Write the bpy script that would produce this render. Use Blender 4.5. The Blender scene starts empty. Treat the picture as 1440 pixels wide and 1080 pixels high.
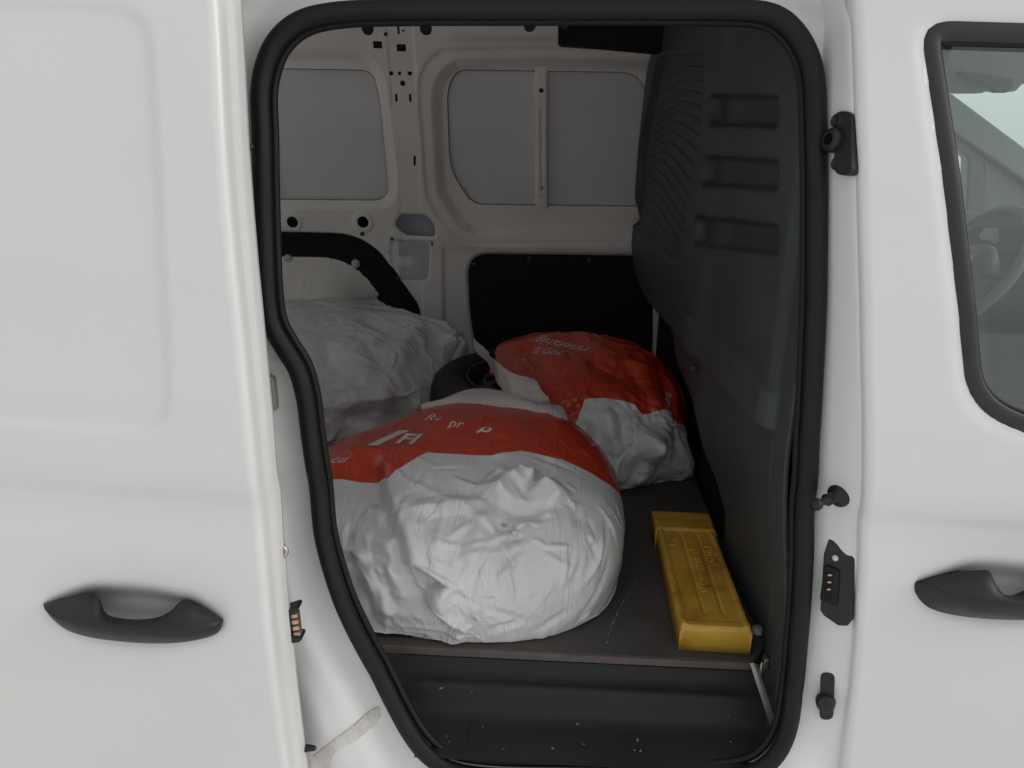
import bpy, bmesh, math, random
import numpy as np
from mathutils import Vector, Matrix
from mathutils.bvhtree import BVHTree

random.seed(7); rng = np.random.default_rng(7)
R = math.radians
scene = bpy.context.scene
col = scene.collection

# ------------------------------------------------------------------ camera
FPX = 1081.0                                   # focal length in pixels of a 1440 wide picture
PITCH, YAW, ROLL = R(17.5), R(2.3), R(1.25)
CAM = np.array([0.0, 0.0, 1.38])
fw = np.array([-math.sin(YAW) * math.cos(PITCH), math.cos(YAW) * math.cos(PITCH), -math.sin(PITCH)])
r0 = np.array([math.cos(YAW), math.sin(YAW), 0.0])
u0 = np.cross(r0, fw)
rt = r0 * math.cos(ROLL) + u0 * math.sin(ROLL)
up = -r0 * math.sin(ROLL) + u0 * math.cos(ROLL)
cam_data = bpy.data.cameras.new('camera')
cam_data.sensor_width = 36.0
cam_data.lens = 36.0 * FPX / 1440.0
cam_data.clip_start = 0.02
cam_data.clip_end = 2000.0
cam = bpy.data.objects.new('camera', cam_data)
col.objects.link(cam)
M4 = Matrix.Identity(4)
for i in range(3):
    M4[i][0] = rt[i]; M4[i][1] = up[i]; M4[i][2] = -fw[i]; M4[i][3] = CAM[i]
cam.matrix_world = M4
scene.camera = cam

# ------------------------------------------------------------------ sky, sun, exposure
SUN_EL, SUN_AZ = R(32), R(97)                 # veiled sun off to the right, beyond the van's front
world = bpy.data.worlds.new('World')
scene.world = world
world.use_nodes = True
wn = world.node_tree
for n in list(wn.nodes):
    wn.nodes.remove(n)
w_out = wn.nodes.new('ShaderNodeOutputWorld')
w_bg = wn.nodes.new('ShaderNodeBackground')
w_hsv = wn.nodes.new('ShaderNodeHueSaturation')
w_sky = wn.nodes.new('ShaderNodeTexSky')
w_sky.sky_type = 'NISHITA'
w_sky.sun_disc = False
w_sky.sun_elevation = SUN_EL
w_sky.sun_rotation = SUN_AZ
w_sky.air_density = 1.2
w_sky.dust_density = 6.0
w_sky.ozone_density = 1.0
w_hsv.inputs['Saturation'].default_value = 0.12     # overcast: the blue is washed out
wn.links.new(w_sky.outputs[0], w_hsv.inputs['Color'])
w_mix = wn.nodes.new('ShaderNodeMix'); w_mix.data_type = 'RGBA'      # thick even cloud over the whole sky
w_mix.inputs[0].default_value = 0.65
w_mix.inputs[7].default_value = (7.4, 7.45, 7.5, 1)
wn.links.new(w_hsv.outputs[0], w_mix.inputs[6])
wn.links.new(w_mix.outputs[2], w_bg.inputs['Color'])
wn.links.new(w_bg.outputs[0], w_out.inputs['Surface'])
w_bg.inputs['Strength'].default_value = 0.10
sun_data = bpy.data.lights.new('sun', 'SUN')
sun_data.energy = 0.5
sun_data.angle = R(28)
sun_data.color = (1.0, 0.965, 0.92)
sun = bpy.data.objects.new('sun', sun_data)
col.objects.link(sun)
sun_dir = Vector((math.sin(SUN_AZ) * math.cos(SUN_EL), math.cos(SUN_AZ) * math.cos(SUN_EL), math.sin(SUN_EL)))
sun.rotation_euler = sun_dir.to_track_quat('Z', 'Y').to_euler()
scene.view_settings.view_transform = 'Standard'
scene.view_settings.look = 'None'
scene.view_settings.gamma = 1.0
scene.view_settings.use_curve_mapping = False
scene.view_settings.exposure = 0.22
scene.cycles.diffuse_bounces = 8
scene.cycles.max_bounces = 12
scene.cycles.caustics_reflective = False
scene.cycles.caustics_refractive = False

# ------------------------------------------------------------------ measuring helpers
def ray(px, py):
    return fw + rt * ((px - 720.0) / FPX) + up * ((540.0 - py) / FPX)

def at_y(px, py, Y):
    """point seen at a pixel on the surface y = Y, or y = Y(z)"""
    d = ray(px, py)
    y = Y if not callable(Y) else float(Y(1.1))
    for _ in range(12):
        t = (y - CAM[1]) / d[1]
        p = CAM + d * t
        if not callable(Y):
            break
        y = float(Y(p[2]))
    return p

def at_z(px, py, z):
    d = ray(px, py)
    return CAM + d * ((z - CAM[2]) / d[2])

def at_x(px, py, x):
    d = ray(px, py)
    return CAM + d * ((x - CAM[0]) / d[0])

def sst(a, lo, hi):
    t = np.clip((a - lo) / (hi - lo), 0.0, 1.0)
    return t * t * (3 - 2 * t)

def smooth_loop(pts, closed=True, n=6):
    """Catmull-Rom through points"""
    P = np.asarray(pts, float); N = len(P); out = []
    rngi = range(N) if closed else range(N - 1)
    for i in rngi:
        if closed:
            a, b, c, d = P[(i - 1) % N], P[i], P[(i + 1) % N], P[(i + 2) % N]
        else:
            a, b, c, d = P[max(i - 1, 0)], P[i], P[i + 1], P[min(i + 2, N - 1)]
        for k in range(n):
            t = k / n
            out.append(0.5 * ((2 * b) + (c - a) * t + (2 * a - 5 * b + 4 * c - d) * t * t + (3 * b - a - 3 * c + d) * t ** 3))
    if not closed:
        out.append(P[-1])
    return np.array(out)

def round_poly(pts, r, n=5):
    """polygon with rounded corners"""
    P = np.asarray(pts, float); N = len(P); out = []
    for i in range(N):
        a, b, c = P[i - 1], P[i], P[(i + 1) % N]
        e1, e2 = a - b, c - b
        l1, l2 = np.linalg.norm(e1), np.linalg.norm(e2)
        rr = r[i] if hasattr(r, '__len__') else r
        q = min(rr, l1 * .48, l2 * .48)
        s, e = b + e1 / l1 * q, b + e2 / l2 * q
        for k in range(n + 1):
            t = k / n
            out.append((1 - t) ** 2 * s + 2 * t * (1 - t) * b + t * t * e)
    return np.array(out)

def sd_poly(poly):
    """signed distance function of a closed polygon, negative inside"""
    V = np.asarray(poly, float)[:, :2]
    def f(X, Z):
        X = np.asarray(X, float); Z = np.asarray(Z, float)
        if X.size < 64:
            sh = X.shape; x = X.reshape(-1, 1); z = Z.reshape(-1, 1)
            a = V; b = np.roll(V, 1, 0); e = b - a
            L = np.maximum((e ** 2).sum(1), 1e-14)
            wx, wz = x - a[:, 0], z - a[:, 1]
            t = np.clip((wx * e[:, 0] + wz * e[:, 1]) / L, 0, 1)
            d2 = ((wx - e[:, 0] * t) ** 2 + (wz - e[:, 1] * t) ** 2).min(1)
            c1 = z >= a[:, 1]; c2 = z < b[:, 1]; c3 = e[:, 0] * wz > e[:, 1] * wx
            fl = ((c1 & c2 & c3) | (~c1 & ~c2 & ~c3)).sum(1)
            return (np.where(fl % 2, -1.0, 1.0) * np.sqrt(d2)).reshape(sh)
        d2 = np.full(X.shape, 1e9); s = np.ones(X.shape)
        N = len(V)
        for i in range(N):
            ax, az = V[i]; bx, bz = V[i - 1]
            ex, ez = bx - ax, bz - az
            wx, wz = X - ax, Z - az
            L = ex * ex + ez * ez
            if L < 1e-14:
                continue
            t = np.clip((wx * ex + wz * ez) / L, 0, 1)
            d2 = np.minimum(d2, (wx - ex * t) ** 2 + (wz - ez * t) ** 2)
            c1 = Z >= az; c2 = Z < bz; c3 = ex * wz > ez * wx
            flip = (c1 & c2 & c3) | (~c1 & ~c2 & ~c3)
            s = np.where(flip, -s, s)
        return s * np.sqrt(d2)
    return f

def sd_circle(x, z, r):
    return lambda X, Z: np.hypot(X - x, Z - z) - r

def sd_box(x, z, hx, hz, r=0.0, ang=0.0):
    ca, sa = math.cos(ang), math.sin(ang)
    def f(X, Z):
        u = (X - x) * ca + (Z - z) * sa; v = -(X - x) * sa + (Z - z) * ca
        qx = np.abs(u) - (hx - r); qz = np.abs(v) - (hz - r)
        return np.hypot(np.maximum(qx, 0), np.maximum(qz, 0)) + np.minimum(np.maximum(qx, qz), 0) - r
    return f

# ------------------------------------------------------------------ object helpers
MATS = {}
def mat(name, color, rough=0.5, metal=0.0, coat=0.0, bump=0.0, bscale=200.0, var=0.0, vscale=6.0, spec=0.5,
        transl=0.0, dirt=None):
    if name in MATS:
        return MATS[name]
    m = bpy.data.materials.new(name); m.use_nodes = True
    nt = m.node_tree; b = nt.nodes['Principled BSDF']
    b.inputs['Base Color'].default_value = (*color, 1)
    b.inputs['Roughness'].default_value = rough
    b.inputs['Metallic'].default_value = metal
    b.inputs['Coat Weight'].default_value = coat
    b.inputs['Coat Roughness'].default_value = 0.08
    b.inputs['Specular IOR Level'].default_value = spec
    tc = nt.nodes.new('ShaderNodeTexCoord')
    last = None
    if var > 0:
        nz = nt.nodes.new('ShaderNodeTexNoise'); nz.inputs['Scale'].default_value = vscale
        nz.inputs['Detail'].default_value = 6
        nt.links.new(tc.outputs['Object'], nz.inputs['Vector'])
        mr = nt.nodes.new('ShaderNodeMapRange')
        mr.inputs['From Min'].default_value = .3; mr.inputs['From Max'].default_value = .7
        mr.inputs['To Min'].default_value = 1 - var; mr.inputs['To Max'].default_value = 1 + var
        nt.links.new(nz.outputs['Fac'], mr.inputs['Value'])
        mx = nt.nodes.new('ShaderNodeMix'); mx.data_type = 'RGBA'; mx.blend_type = 'MULTIPLY'
        mx.inputs[0].default_value = 1
        mx.inputs[6].default_value = (*color, 1)
        nt.links.new(mr.outputs[0], mx.inputs[7])
        last = mx.outputs[2]
        rr = nt.nodes.new('ShaderNodeMapRange')
        rr.inputs['To Min'].default_value = rough * .8; rr.inputs['To Max'].default_value = min(1, rough * 1.25)
        nt.links.new(nz.outputs['Fac'], rr.inputs['Value'])
        nt.links.new(rr.outputs[0], b.inputs['Roughness'])
    if dirt:
        nz2 = nt.nodes.new('ShaderNodeTexNoise'); nz2.inputs['Scale'].default_value = dirt[1]
        nz2.inputs['Detail'].default_value = 9; nz2.inputs['Roughness'].default_value = .7
        nt.links.new(tc.outputs['Object'], nz2.inputs['Vector'])
        cr = nt.nodes.new('ShaderNodeMapRange')
        cr.inputs['From Min'].default_value = dirt[2]; cr.inputs['From Max'].default_value = dirt[3]
        nt.links.new(nz2.outputs['Fac'], cr.inputs['Value'])
        mx2 = nt.nodes.new('ShaderNodeMix'); mx2.data_type = 'RGBA'
        if last is not None:
            nt.links.new(last, mx2.inputs[6])
        else:
            mx2.inputs[6].default_value = (*color, 1)
        mx2.inputs[7].default_value = (*dirt[0], 1)
        nt.links.new(cr.outputs[0], mx2.inputs[0])
        last = mx2.outputs[2]
    if last is not None:
        nt.links.new(last, b.inputs['Base Color'])
    if bump > 0:
        nb = nt.nodes.new('ShaderNodeTexNoise'); nb.inputs['Scale'].default_value = bscale
        nb.inputs['Detail'].default_value = 3
        nt.links.new(tc.outputs['Object'], nb.inputs['Vector'])
        bp = nt.nodes.new('ShaderNodeBump'); bp.inputs['Strength'].default_value = bump
        bp.inputs['Distance'].default_value = 0.002
        nt.links.new(nb.outputs['Fac'], bp.inputs['Height'])
        nt.links.new(bp.outputs[0], b.inputs['Normal'])
    MATS[name] = m
    return m

def add_obj(name, verts, faces, material, parent=None, smooth=True, solid=0.0, bevel=0.0, origin=None, offset=-1):
    verts = np.asarray(verts, float).reshape(-1, 3)
    o3 = np.zeros(3) if origin is None else np.asarray(origin, float)
    me = bpy.data.meshes.new(name)
    me.from_pydata((verts - o3).tolist(), [], [list(map(int, f)) for f in faces])
    me.update()
    if smooth:
        me.polygons.foreach_set('use_smooth', [True] * len(me.polygons))
    ob = bpy.data.objects.new(name, me)
    ob.location = o3
    col.objects.link(ob)
    if material:
        me.materials.append(material)
    if parent is not None:
        set_parent(ob, parent)
    if solid:
        md = ob.modifiers.new('solid', 'SOLIDIFY'); md.thickness = abs(solid); md.offset = -1 if solid > 0 else 1
    if bevel:
        md = ob.modifiers.new('bevel', 'BEVEL'); md.width = bevel; md.segments = 3; md.limit_method = 'ANGLE'
        md.angle_limit = R(35)
    return ob

def world_loc(o):
    v = Vector(o.location)
    p = o.parent
    while p is not None:
        v = v + Vector(p.location); p = p.parent
    return v

def set_parent(ob, parent):
    """parents carry only a location, so the child's location is just taken relative to it"""
    pl = world_loc(parent)
    ob.parent = parent
    ob.location = Vector(ob.location) - pl

def thing(name, loc, label, cat, group=None):
    o = bpy.data.objects.new(name, None); col.objects.link(o); o.location = loc
    o.empty_display_size = .1
    o['label'] = label; o['category'] = cat
    if group: o['group'] = group
    return o

def tag(o, label, cat=None, group=None):
    o['label'] = label
    if cat: o['category'] = cat
    if group: o['group'] = group
    return o

def sheet(name, u_rng, v_rng, step, pos, trims, material, parent=None, solid=0.0, origin=None, keep=None, flip=False):
    """a dense sheet pos(U, V) -> x, y, z; every trim is a signed distance whose inside is cut away"""
    us_ = u_rng if len(u_rng) > 2 else np.linspace(*u_rng, max(2, int(round((u_rng[1] - u_rng[0]) / step)) + 1))
    nu = len(us_)
    nv = max(2, int(round((v_rng[1] - v_rng[0]) / step)) + 1)
    U, V = np.meshgrid(us_, np.linspace(*v_rng, nv), indexing='ij')
    e = step * .05
    dead = np.zeros((nu - 1, nv - 1), bool)
    for f in trims:
        s = f(U, V)
        near = np.abs(s) < step * 1.5
        gx = np.zeros_like(s); gz = np.zeros_like(s)
        un, vn = U[near], V[near]
        if un.size:
            gx[near] = (f(un + e, vn) - f(un - e, vn)) / (2 * e)
            gz[near] = (f(un, vn + e) - f(un, vn - e)) / (2 * e)
            gl = np.maximum(gx ** 2 + gz ** 2, .25)
            snap = np.abs(s) < step * .5
            U = np.where(snap, U - s * gx / gl, U); V = np.where(snap, V - s * gz / gl, V)
            s2 = np.where(snap, 0.0, s)
        else:
            gl = np.ones_like(s); s2 = s
        cen = (s2[:-1, :-1] + s2[1:, :-1] + s2[:-1, 1:] + s2[1:, 1:]) / 4
        kill = cen < -1e-6
        dead |= kill
        alive = np.zeros((nu, nv), bool)
        k = ~kill
        alive[:-1, :-1] |= k; alive[1:, :-1] |= k; alive[:-1, 1:] |= k; alive[1:, 1:] |= k
        fix = alive & (s2 < 0) & near
        U = np.where(fix, U - s * gx / gl, U); V = np.where(fix, V - s * gz / gl, V)
    X, Y, Z = pos(U, V)
    verts = np.stack([X, Y, Z], -1).reshape(-1, 3)
    idx = np.arange(nu * nv).reshape(nu, nv)
    q = np.stack([idx[:-1, :-1], idx[1:, :-1], idx[1:, 1:], idx[:-1, 1:]], -1)[~dead]
    if flip:
        q = q[:, ::-1]
    used = np.unique(q); remap = np.full(nu * nv, -1); remap[used] = np.arange(len(used))
    return add_obj(name, verts[used], remap[q], material, parent, True, solid, origin=origin)

def tube(name, pts, rad, material, parent=None, closed=False, seg=12, prof=None, frame_up=(0, 1, 0), origin=None):
    """sweep a profile (default circle) along points; local axes: n = across, b = frame_up side"""
    P = np.asarray(pts, float); N = len(P)
    if closed:
        T = np.roll(P, -1, 0) - np.roll(P, 1, 0)
    else:
        T = np.gradient(P, axis=0)
    T /= np.linalg.norm(T, axis=1, keepdims=True)
    fu = np.asarray(frame_up, float)
    Nn = np.cross(T, fu); Nn /= np.maximum(np.linalg.norm(Nn, axis=1, keepdims=True), 1e-9)
    B = np.cross(Nn, T)
    if prof is None:
        a = np.linspace(0, 2 * np.pi, seg, endpoint=False)
        prof = np.stack([np.cos(a), np.sin(a)], -1)
    prof = np.asarray(prof, float)
    rad = np.broadcast_to(np.asarray(rad, float), (N,))
    V = P[:, None, :] + rad[:, None, None] * (Nn[:, None, :] * prof[None, :, 0:1] + B[:, None, :] * prof[None, :, 1:2])
    k = len(prof); faces = []
    for i in range(N if closed else N - 1):
        j = (i + 1) % N
        for q in range(k):
            q2 = (q + 1) % k
            faces.append((i * k + q, i * k + q2, j * k + q2, j * k + q))
    if not closed:
        faces.append(tuple(range(k))[::-1]); faces.append(tuple((N - 1) * k + q for q in range(k)))
    return add_obj(name, V.reshape(-1, 3), faces, material, parent, origin=origin)

def prism(name, poly3, thick, material, parent=None, bevel=0.003, smooth=False, origin=None):
    """solid plate: polygon of 3-D points pushed by the vector thick"""
    P = np.asarray(poly3, float); N = len(P); t = np.asarray(thick, float)
    V = np.concatenate([P, P + t])
    F = [tuple(range(N)), tuple(range(2 * N - 1, N - 1, -1))]
    F += [(i, i + N, (i + 1) % N + N, (i + 1) % N) for i in range(N)]
    ob = add_obj(name, V, F, material, parent, smooth, bevel=bevel, origin=origin)
    bm = bmesh.new(); bm.from_mesh(ob.data); bmesh.ops.recalc_face_normals(bm, faces=bm.faces); bm.to_mesh(ob.data); bm.free()
    return ob

def box(name, c, h, material, parent=None, bevel=0.003, rot=None, origin=None):
    c = np.asarray(c, float); h = np.asarray(h, float)
    V = np.array([[sx, sy, sz] for sx in (-1, 1) for sy in (-1, 1) for sz in (-1, 1)], float) * h
    if rot is not None:
        V = V @ np.array(Matrix(rot).to_3x3()).T
    F = [(0, 1, 3, 2), (4, 6, 7, 5), (0, 4, 5, 1), (2, 3, 7, 6), (0, 2, 6, 4), (1, 5, 7, 3)]
    return add_obj(name, V + c, F, material, parent, False, bevel=bevel, origin=origin)

def lathe(name, prof, c, axis, material, parent=None, seg=32, origin=None, cap=True):
    """prof: list of (radius, height) turned about the axis through c"""
    a = Vector(axis).normalized(); q = a.to_track_quat('Z', 'Y').to_matrix()
    prof = np.asarray(prof, float); n = len(prof)
    an = np.linspace(0, 2 * np.pi, seg, endpoint=False)
    V = np.stack([prof[:, None, 0] * np.cos(an), prof[:, None, 0] * np.sin(an), np.repeat(prof[:, 1:2], seg, 1)], -1).reshape(-1, 3)
    V = V @ np.array(q).T + np.asarray(c, float)
    F = [(i * seg + k, i * seg + (k + 1) % seg, (i + 1) * seg + (k + 1) % seg, (i + 1) * seg + k) for i in range(n - 1) for k in range(seg)]
    if cap:
        F.append(tuple(range(seg))[::-1]); F.append(tuple((n - 1) * seg + k for k in range(seg)))
    return add_obj(name, V, F, material, parent, origin=origin)

# ------------------------------------------------------------------ materials
PAINT = mat('white_paint', (.715, .712, .702), .40, coat=.3, var=.015, vscale=2.5)
INNER = mat('inner_white_paint', (.82, .80, .77), .45, var=.05, vscale=5, dirt=((.45, .38, .30), 22, .68, .85))
BLANK = mat('blank_panel_paint', (.69, .70, .71), .5, var=.04, vscale=9, bump=.05, bscale=120)
CAVITY = mat('cavity_paint', (.50, .54, .58), .5, var=.05)
RUBBER = mat('black_rubber', (.0075, .0085, .0085), .55, bump=.05, bscale=500, var=.1, vscale=12, spec=.3)
PLASTIC = mat('grained_black_plastic', (.046, .053, .055), .5, bump=.22, bscale=900, var=.12, vscale=8)
TRIM = mat('matt_black_trim', (.010, .010, .010), .75, bump=.2, bscale=700, spec=.25)
HANDLE = mat('handle_plastic', (.006, .0085, .011), .45, bump=.15, bscale=1100, var=.12, vscale=30)
STEEL = mat('zinc_steel', (.55, .53, .50), .35, 1.0, var=.1, vscale=40)
COPPER = mat('copper_contact', (.62, .42, .33), .35, .7, var=.1, vscale=60)
FELT = mat('floor_board', (.072, .065, .060), .62, bump=.6, bscale=420, var=.16, vscale=14, dirt=((.11, .095, .08), 60, .62, .8))
EDGE = mat('board_edge', (.115, .098, .09), .6, var=.2, vscale=30, bump=.2)
STEP = mat('step_plastic', (.010, .0105, .011), .62, bump=.25, bscale=600, var=.2, vscale=10, dirt=((.06, .052, .045), 90, .66, .82))
YELLOW = mat('yellow_plastic', (.70, .42, .058), .36, var=.13, vscale=9, dirt=((.28, .115, .012), 9, .42, .72), bump=.06, bscale=160)
TYRE = mat('tyre_rubber', (.0055, .0055, .0055), .6, bump=.2, bscale=300)
RIM = mat('black_steel_rim', (.030, .029, .028), .45, var=.2, vscale=15)
CABGREY = mat('cab_plastic', (.42, .44, .44), .6, bump=.1, bscale=500)
CABDARK = mat('cab_dark_plastic', (.20, .215, .22), .55, bump=.1, bscale=500)
CABLIGHT = mat('cab_lining', (.62, .64, .62), .8)
CHROME = mat('chrome', (.85, .86, .86), .12, 1.0)
GROUND = mat('pale_ground', (.82, .815, .81), .85, var=.12, vscale=1.5, bump=.3, bscale=60)

def glass_mat(name='tinted_glass', tint=(.78, .93, .89), ior=2.1):
    m = bpy.data.materials.new(name); m.use_nodes = True
    nt = m.node_tree
    for n in list(nt.nodes): nt.nodes.remove(n)
    out = nt.nodes.new('ShaderNodeOutputMaterial'); mix = nt.nodes.new('ShaderNodeMixShader')
    tr = nt.nodes.new('ShaderNodeBsdfTransparent'); gl = nt.nodes.new('ShaderNodeBsdfGlossy')
    fr = nt.nodes.new('ShaderNodeFresnel'); fr.inputs['IOR'].default_value = ior
    tr.inputs['Color'].default_value = (*tint, 1)
    gl.inputs['Color'].default_value = (.9, .97, .95, 1); gl.inputs['Roughness'].default_value = .02
    nt.links.new(fr.outputs[0], mix.inputs[0]); nt.links.new(tr.outputs[0], mix.inputs[1]); nt.links.new(gl.outputs[0], mix.inputs[2])
    nt.links.new(mix.outputs[0], out.inputs['Surface'])
    return m
GLASS = glass_mat()
CLEAR = glass_mat('added_rear_glass', (.92, .92, .92), 1.5)

# ------------------------------------------------------------------ the setting
g = add_obj('ground', [(-60, -60, 0), (60, -60, 0), (60, 60, 0), (-60, 60, 0)], [(0, 1, 2, 3)], GROUND, smooth=False)
g['kind'] = 'structure'

# ------------------------------------------------------------------ the van
van = thing('panel_van', (0.0, 1.85, 0.0), 'white panel van with its sliding side door pushed open', 'van')

Z_KEYS = [0.0, .35, .50, .64, .74, .84, .885, .915, .935, .96, 1.05, 1.2, 1.35, 1.5, 1.62, 1.75, 1.9]
Y_KEYS = [.975, .960, .945, .934, .930, .932, .936, .9345, .927, .924, .927, .942, .966, 1.000, 1.035, 1.085, 1.19]
_zz = np.linspace(0, 1.9, 761)
_yy = np.interp(_zz, Z_KEYS, Y_KEYS)
_k = np.exp(-.5 * (np.arange(-12, 13) / 2.0) ** 2); _k /= _k.sum()
_yy = np.convolve(np.pad(_yy, 12, mode='edge'), _k, 'valid')
def Yo(z):
    """the van's outer side, leaning inwards towards the roof"""
    return np.interp(z, _zz, _yy)
def rake(x):
    """the body lines rise towards the rear"""
    return -.035 * (x - .45)
def Ys(z): return Yo(z) + np.interp(z, [.46, .62, 1.0], [-.024, .028, .060])            # plane of the door opening's seal
SLIDE = -.085
def Yslide(z): return Yo(z) + SLIDE

# --- door opening and its seal
seal_px = [(375, 200), (373, 130), (382, 85), (400, 57), (430, 34), (470, 23), (540, 19), (700, 18), (900, 18), (1030, 19), (1080, 24),
           (1113, 42), (1136, 72), (1147, 115), (1150, 200), (1151, 320), (1149, 450), (1144, 560), (1139, 660), (1133, 780),
           (1126, 890), (1118, 970), (1105, 1030), (1080, 1070), (1040, 1088), (960, 1094), (800, 1092), (700, 1090), (640, 1082),
           (605, 1062), (578, 1030), (548, 975), (518, 918), (491, 865), (472, 815), (462, 760), (456, 710), (448, 650), (441, 600),
           (436, 560), (425, 520), (405, 487), (391, 462), (384, 435), (380, 390), (377, 300)]
seal_px = [(x - 5 if (x < 470 and y > 30) else x - 3 if x > 1110 else x, y - 4 if y < 60 else y) for x, y in seal_px]
seal3 = np.array([at_y(x, y, Ys) for x, y in seal_px])
loop = smooth_loop(seal3, True, 5)
loop[:, 1] = Ys(loop[:, 2])
sd_open = sd_poly(loop[:, [0, 2]])

# front door edge and sliding door edge, measured on their own surfaces
fe_px = [(1200, -60), (1202, 0), (1207, 100), (1212, 300), (1217, 500), (1219, 640), (1215, 720), (1212, 790), (1208, 850), (1203, 930), (1195, 1000), (1187, 1080), (1180, 1150)]
fe3 = np.array([at_y(x, y, Yo) for x, y in fe_px])
_o = np.argsort(fe3[:, 2])
def smooth_fn(zs, xs):
    g_ = np.linspace(.0, 1.9, 950); v = np.interp(g_, zs, xs)
    k_ = np.exp(-.5 * (np.arange(-40, 41) / 14.0) ** 2); k_ /= k_.sum()
    v = np.convolve(np.pad(v, 40, mode='edge'), k_, 'valid')
    return lambda z: np.interp(z, g_, v)
Xfront = smooth_fn(fe3[_o, 2], fe3[_o, 0])
se_px = [(303, -40), (307, 0), (314, 150), (323, 300), (334, 420), (344, 520), (352, 600), (360, 700), (365, 745), (372, 790), (376, 860), (384, 930), (391, 1000), (402, 1080), (412, 1150)]
se3 = np.array([at_y(x, y, Yslide) for x, y in se_px])
_o2 = np.argsort(se3[:, 2])
Xslide = smooth_fn(se3[_o2, 2], se3[_o2, 0])

ddx = 3.0
# --- door frame: the painted jamb around the opening
_pr = loop[(loop[:, 0] > .22) & (loop[:, 2] > .64) & (loop[:, 2] < 1.40)]
_pr = _pr[np.argsort(_pr[:, 2])]
Xpil = smooth_fn(_pr[:, 2], _pr[:, 0] + .007)          # where the pillar's flank leaves the seal
def jamb_y(X, Z):
    d = sd_open(X, Z)
    base = Ys(Z) + .004 + .010 * sst(d, .10, .0)          # sits a little behind the seal tube
    y = base
    # rounded outer shoulder on the pillar behind the front door
    a_ = Xpil(Z); t = np.clip((X - a_) / (Xfront(Z) - .0015 - a_), 0, 1)
    t = .75 * t + .25 * t * t * (3 - 2 * t)
    y = y + (Yo(Z) + .014 - y) * t
    # soft pressed ridge a hand's width outside the opening
    left = sst(X, -.1, -.28)
    y = y - .016 * left * sst(d, .035, .075) + .010 * left * sst(d, .10, .15)
    # upper rail: hollow over the opening
    top = sst(Z, 1.52, 1.56)
    y = y + .020 * top * sst(d, .012, .05)
    # recess for the rubber stop
    y = y + .007 * sst(-stop_sd(X, Z), -.004, .006)
    return y
stop_c = at_y(398, 549, Ys)
stop_sd = sd_box(stop_c[0], stop_c[2], .034, .030, .010, 0.05)
def shrink(f, a): return lambda X, Z: f(X, Z) + a
frame = sheet('door_frame', np.r_[np.linspace(-1.80, -.06, 291)[:-1], np.linspace(-.06, .018, 40)], (.20, 1.80), .006,
              lambda U, V: (Xfront(V) + U, jamb_y(Xfront(V) + U, V), V), [lambda U, V: sd_open(Xfront(V) + U, V) + .006], PAINT, van, solid=-.002)

# --- rubber seal: hollow tube with a groove and an inner lip
prof = []
for a in np.linspace(0, 2 * np.pi, 22, endpoint=False):
    r = 1.0 - .10 * math.exp(-((a - 4.0) / .22) ** 2)
    prof.append((r * math.cos(a), r * math.sin(a) * .95))
cen = loop.copy()
cen[:, 1] -= .004
seal = tube('door_seal', cen, .0128, RUBBER, van, True, prof=prof)
inner = []
for i in range(len(loop)):
    t = loop[(i + 1) % len(loop)] - loop[i - 1]; n = np.array([t[2], 0, -t[0]]); n /= np.linalg.norm(n)
    c = loop.mean(0)
    if np.dot(c - loop[i], n) < 0 and not (0): n = n
    inner.append(n)
inner = np.array(inner)
area = np.sum(loop[:, 0] * np.roll(loop[:, 2], -1) - np.roll(loop[:, 0], -1) * loop[:, 2])
sgn = 1.0 if area < 0 else -1.0                       # n points inwards for a clockwise loop
lip = loop + inner * sgn * .0110
lip[:, 1] += .014
tube('seal_lip', lip, .0058, RUBBER, seal, True, seg=10)

# --- cargo compartment far wall
def Yw(z): return 2.70 - .13 * np.maximum(0, z - 1.0) - .22 * np.maximum(0, z - 1.62)
def W(px, py):
    p = at_y(px, py, Yw); return (p[0], p[2])
def Wp(pts): return np.array([W(*q) for q in pts])
wscale = np.linalg.norm(np.array(W(600, 200)) - np.array(W(700, 200))) / 100.0      # metres per pixel there

LO = sd_poly(smooth_loop(Wp([(300, 66), (400, 69), (480, 70), (518, 78), (537, 100), (545, 130), (553, 190), (560, 240), (560, 272), (548, 290), (520, 296), (400, 296), (300, 294)]), True, 4))
LPp = round_poly(Wp([(290, 93), (520, 97), (531, 135), (545, 283), (290, 281)]), [.02, .07, .10, .06, .02], 8)
LP = sd_poly(LPp)
RO = sd_poly(smooth_loop(Wp([(640, 64), (800, 63), (960, 68), (1000, 90), (1000, 346), (900, 348), (700, 348), (652, 343), (628, 325), (607, 298), (596, 270), (590, 190), (585, 125), (592, 95), (610, 73)]), True, 4))
RI = sd_poly(smooth_loop(Wp([(660, 80), (800, 79), (940, 84), (985, 110), (985, 335), (900, 338), (700, 337), (664, 335), (640, 318), (624, 292), (611, 266), (606, 190), (604, 135), (613, 103), (633, 85)]), True, 4))
RPp = round_poly(Wp([(640, 96), (912, 100), (908, 292), (663, 289), (630, 240), (626, 125)]), [.09, .09, .05, .04, .08, .08], 8)
RP = sd_poly(RPp)
BL = sd_poly(round_poly(Wp([(340, 323), (516, 327), (592, 432), (592, 470), (340, 470)]), [.02, .12, .03, .02, .02], 8))
ARi = sd_poly(round_poly(Wp([(340, 360), (496, 362), (560, 450), (575, 560), (340, 560)]), [.02, .12, .1, .02, .02], 8))
BR = sd_poly(round_poly(Wp([(656, 357), (921, 360), (920, 620), (690, 620), (660, 440)]), [.08, .02, .02, .02, .06], 8))
CV1 = sd_poly(round_poly(Wp([(563, 301), (599, 302), (611, 316), (612, 333), (570, 331), (554, 316)]), .012, 3))
CV2 = sd_poly(round_poly(Wp([(549, 339), (604, 341), (602, 394), (552, 392)]), .022, 4))
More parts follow.
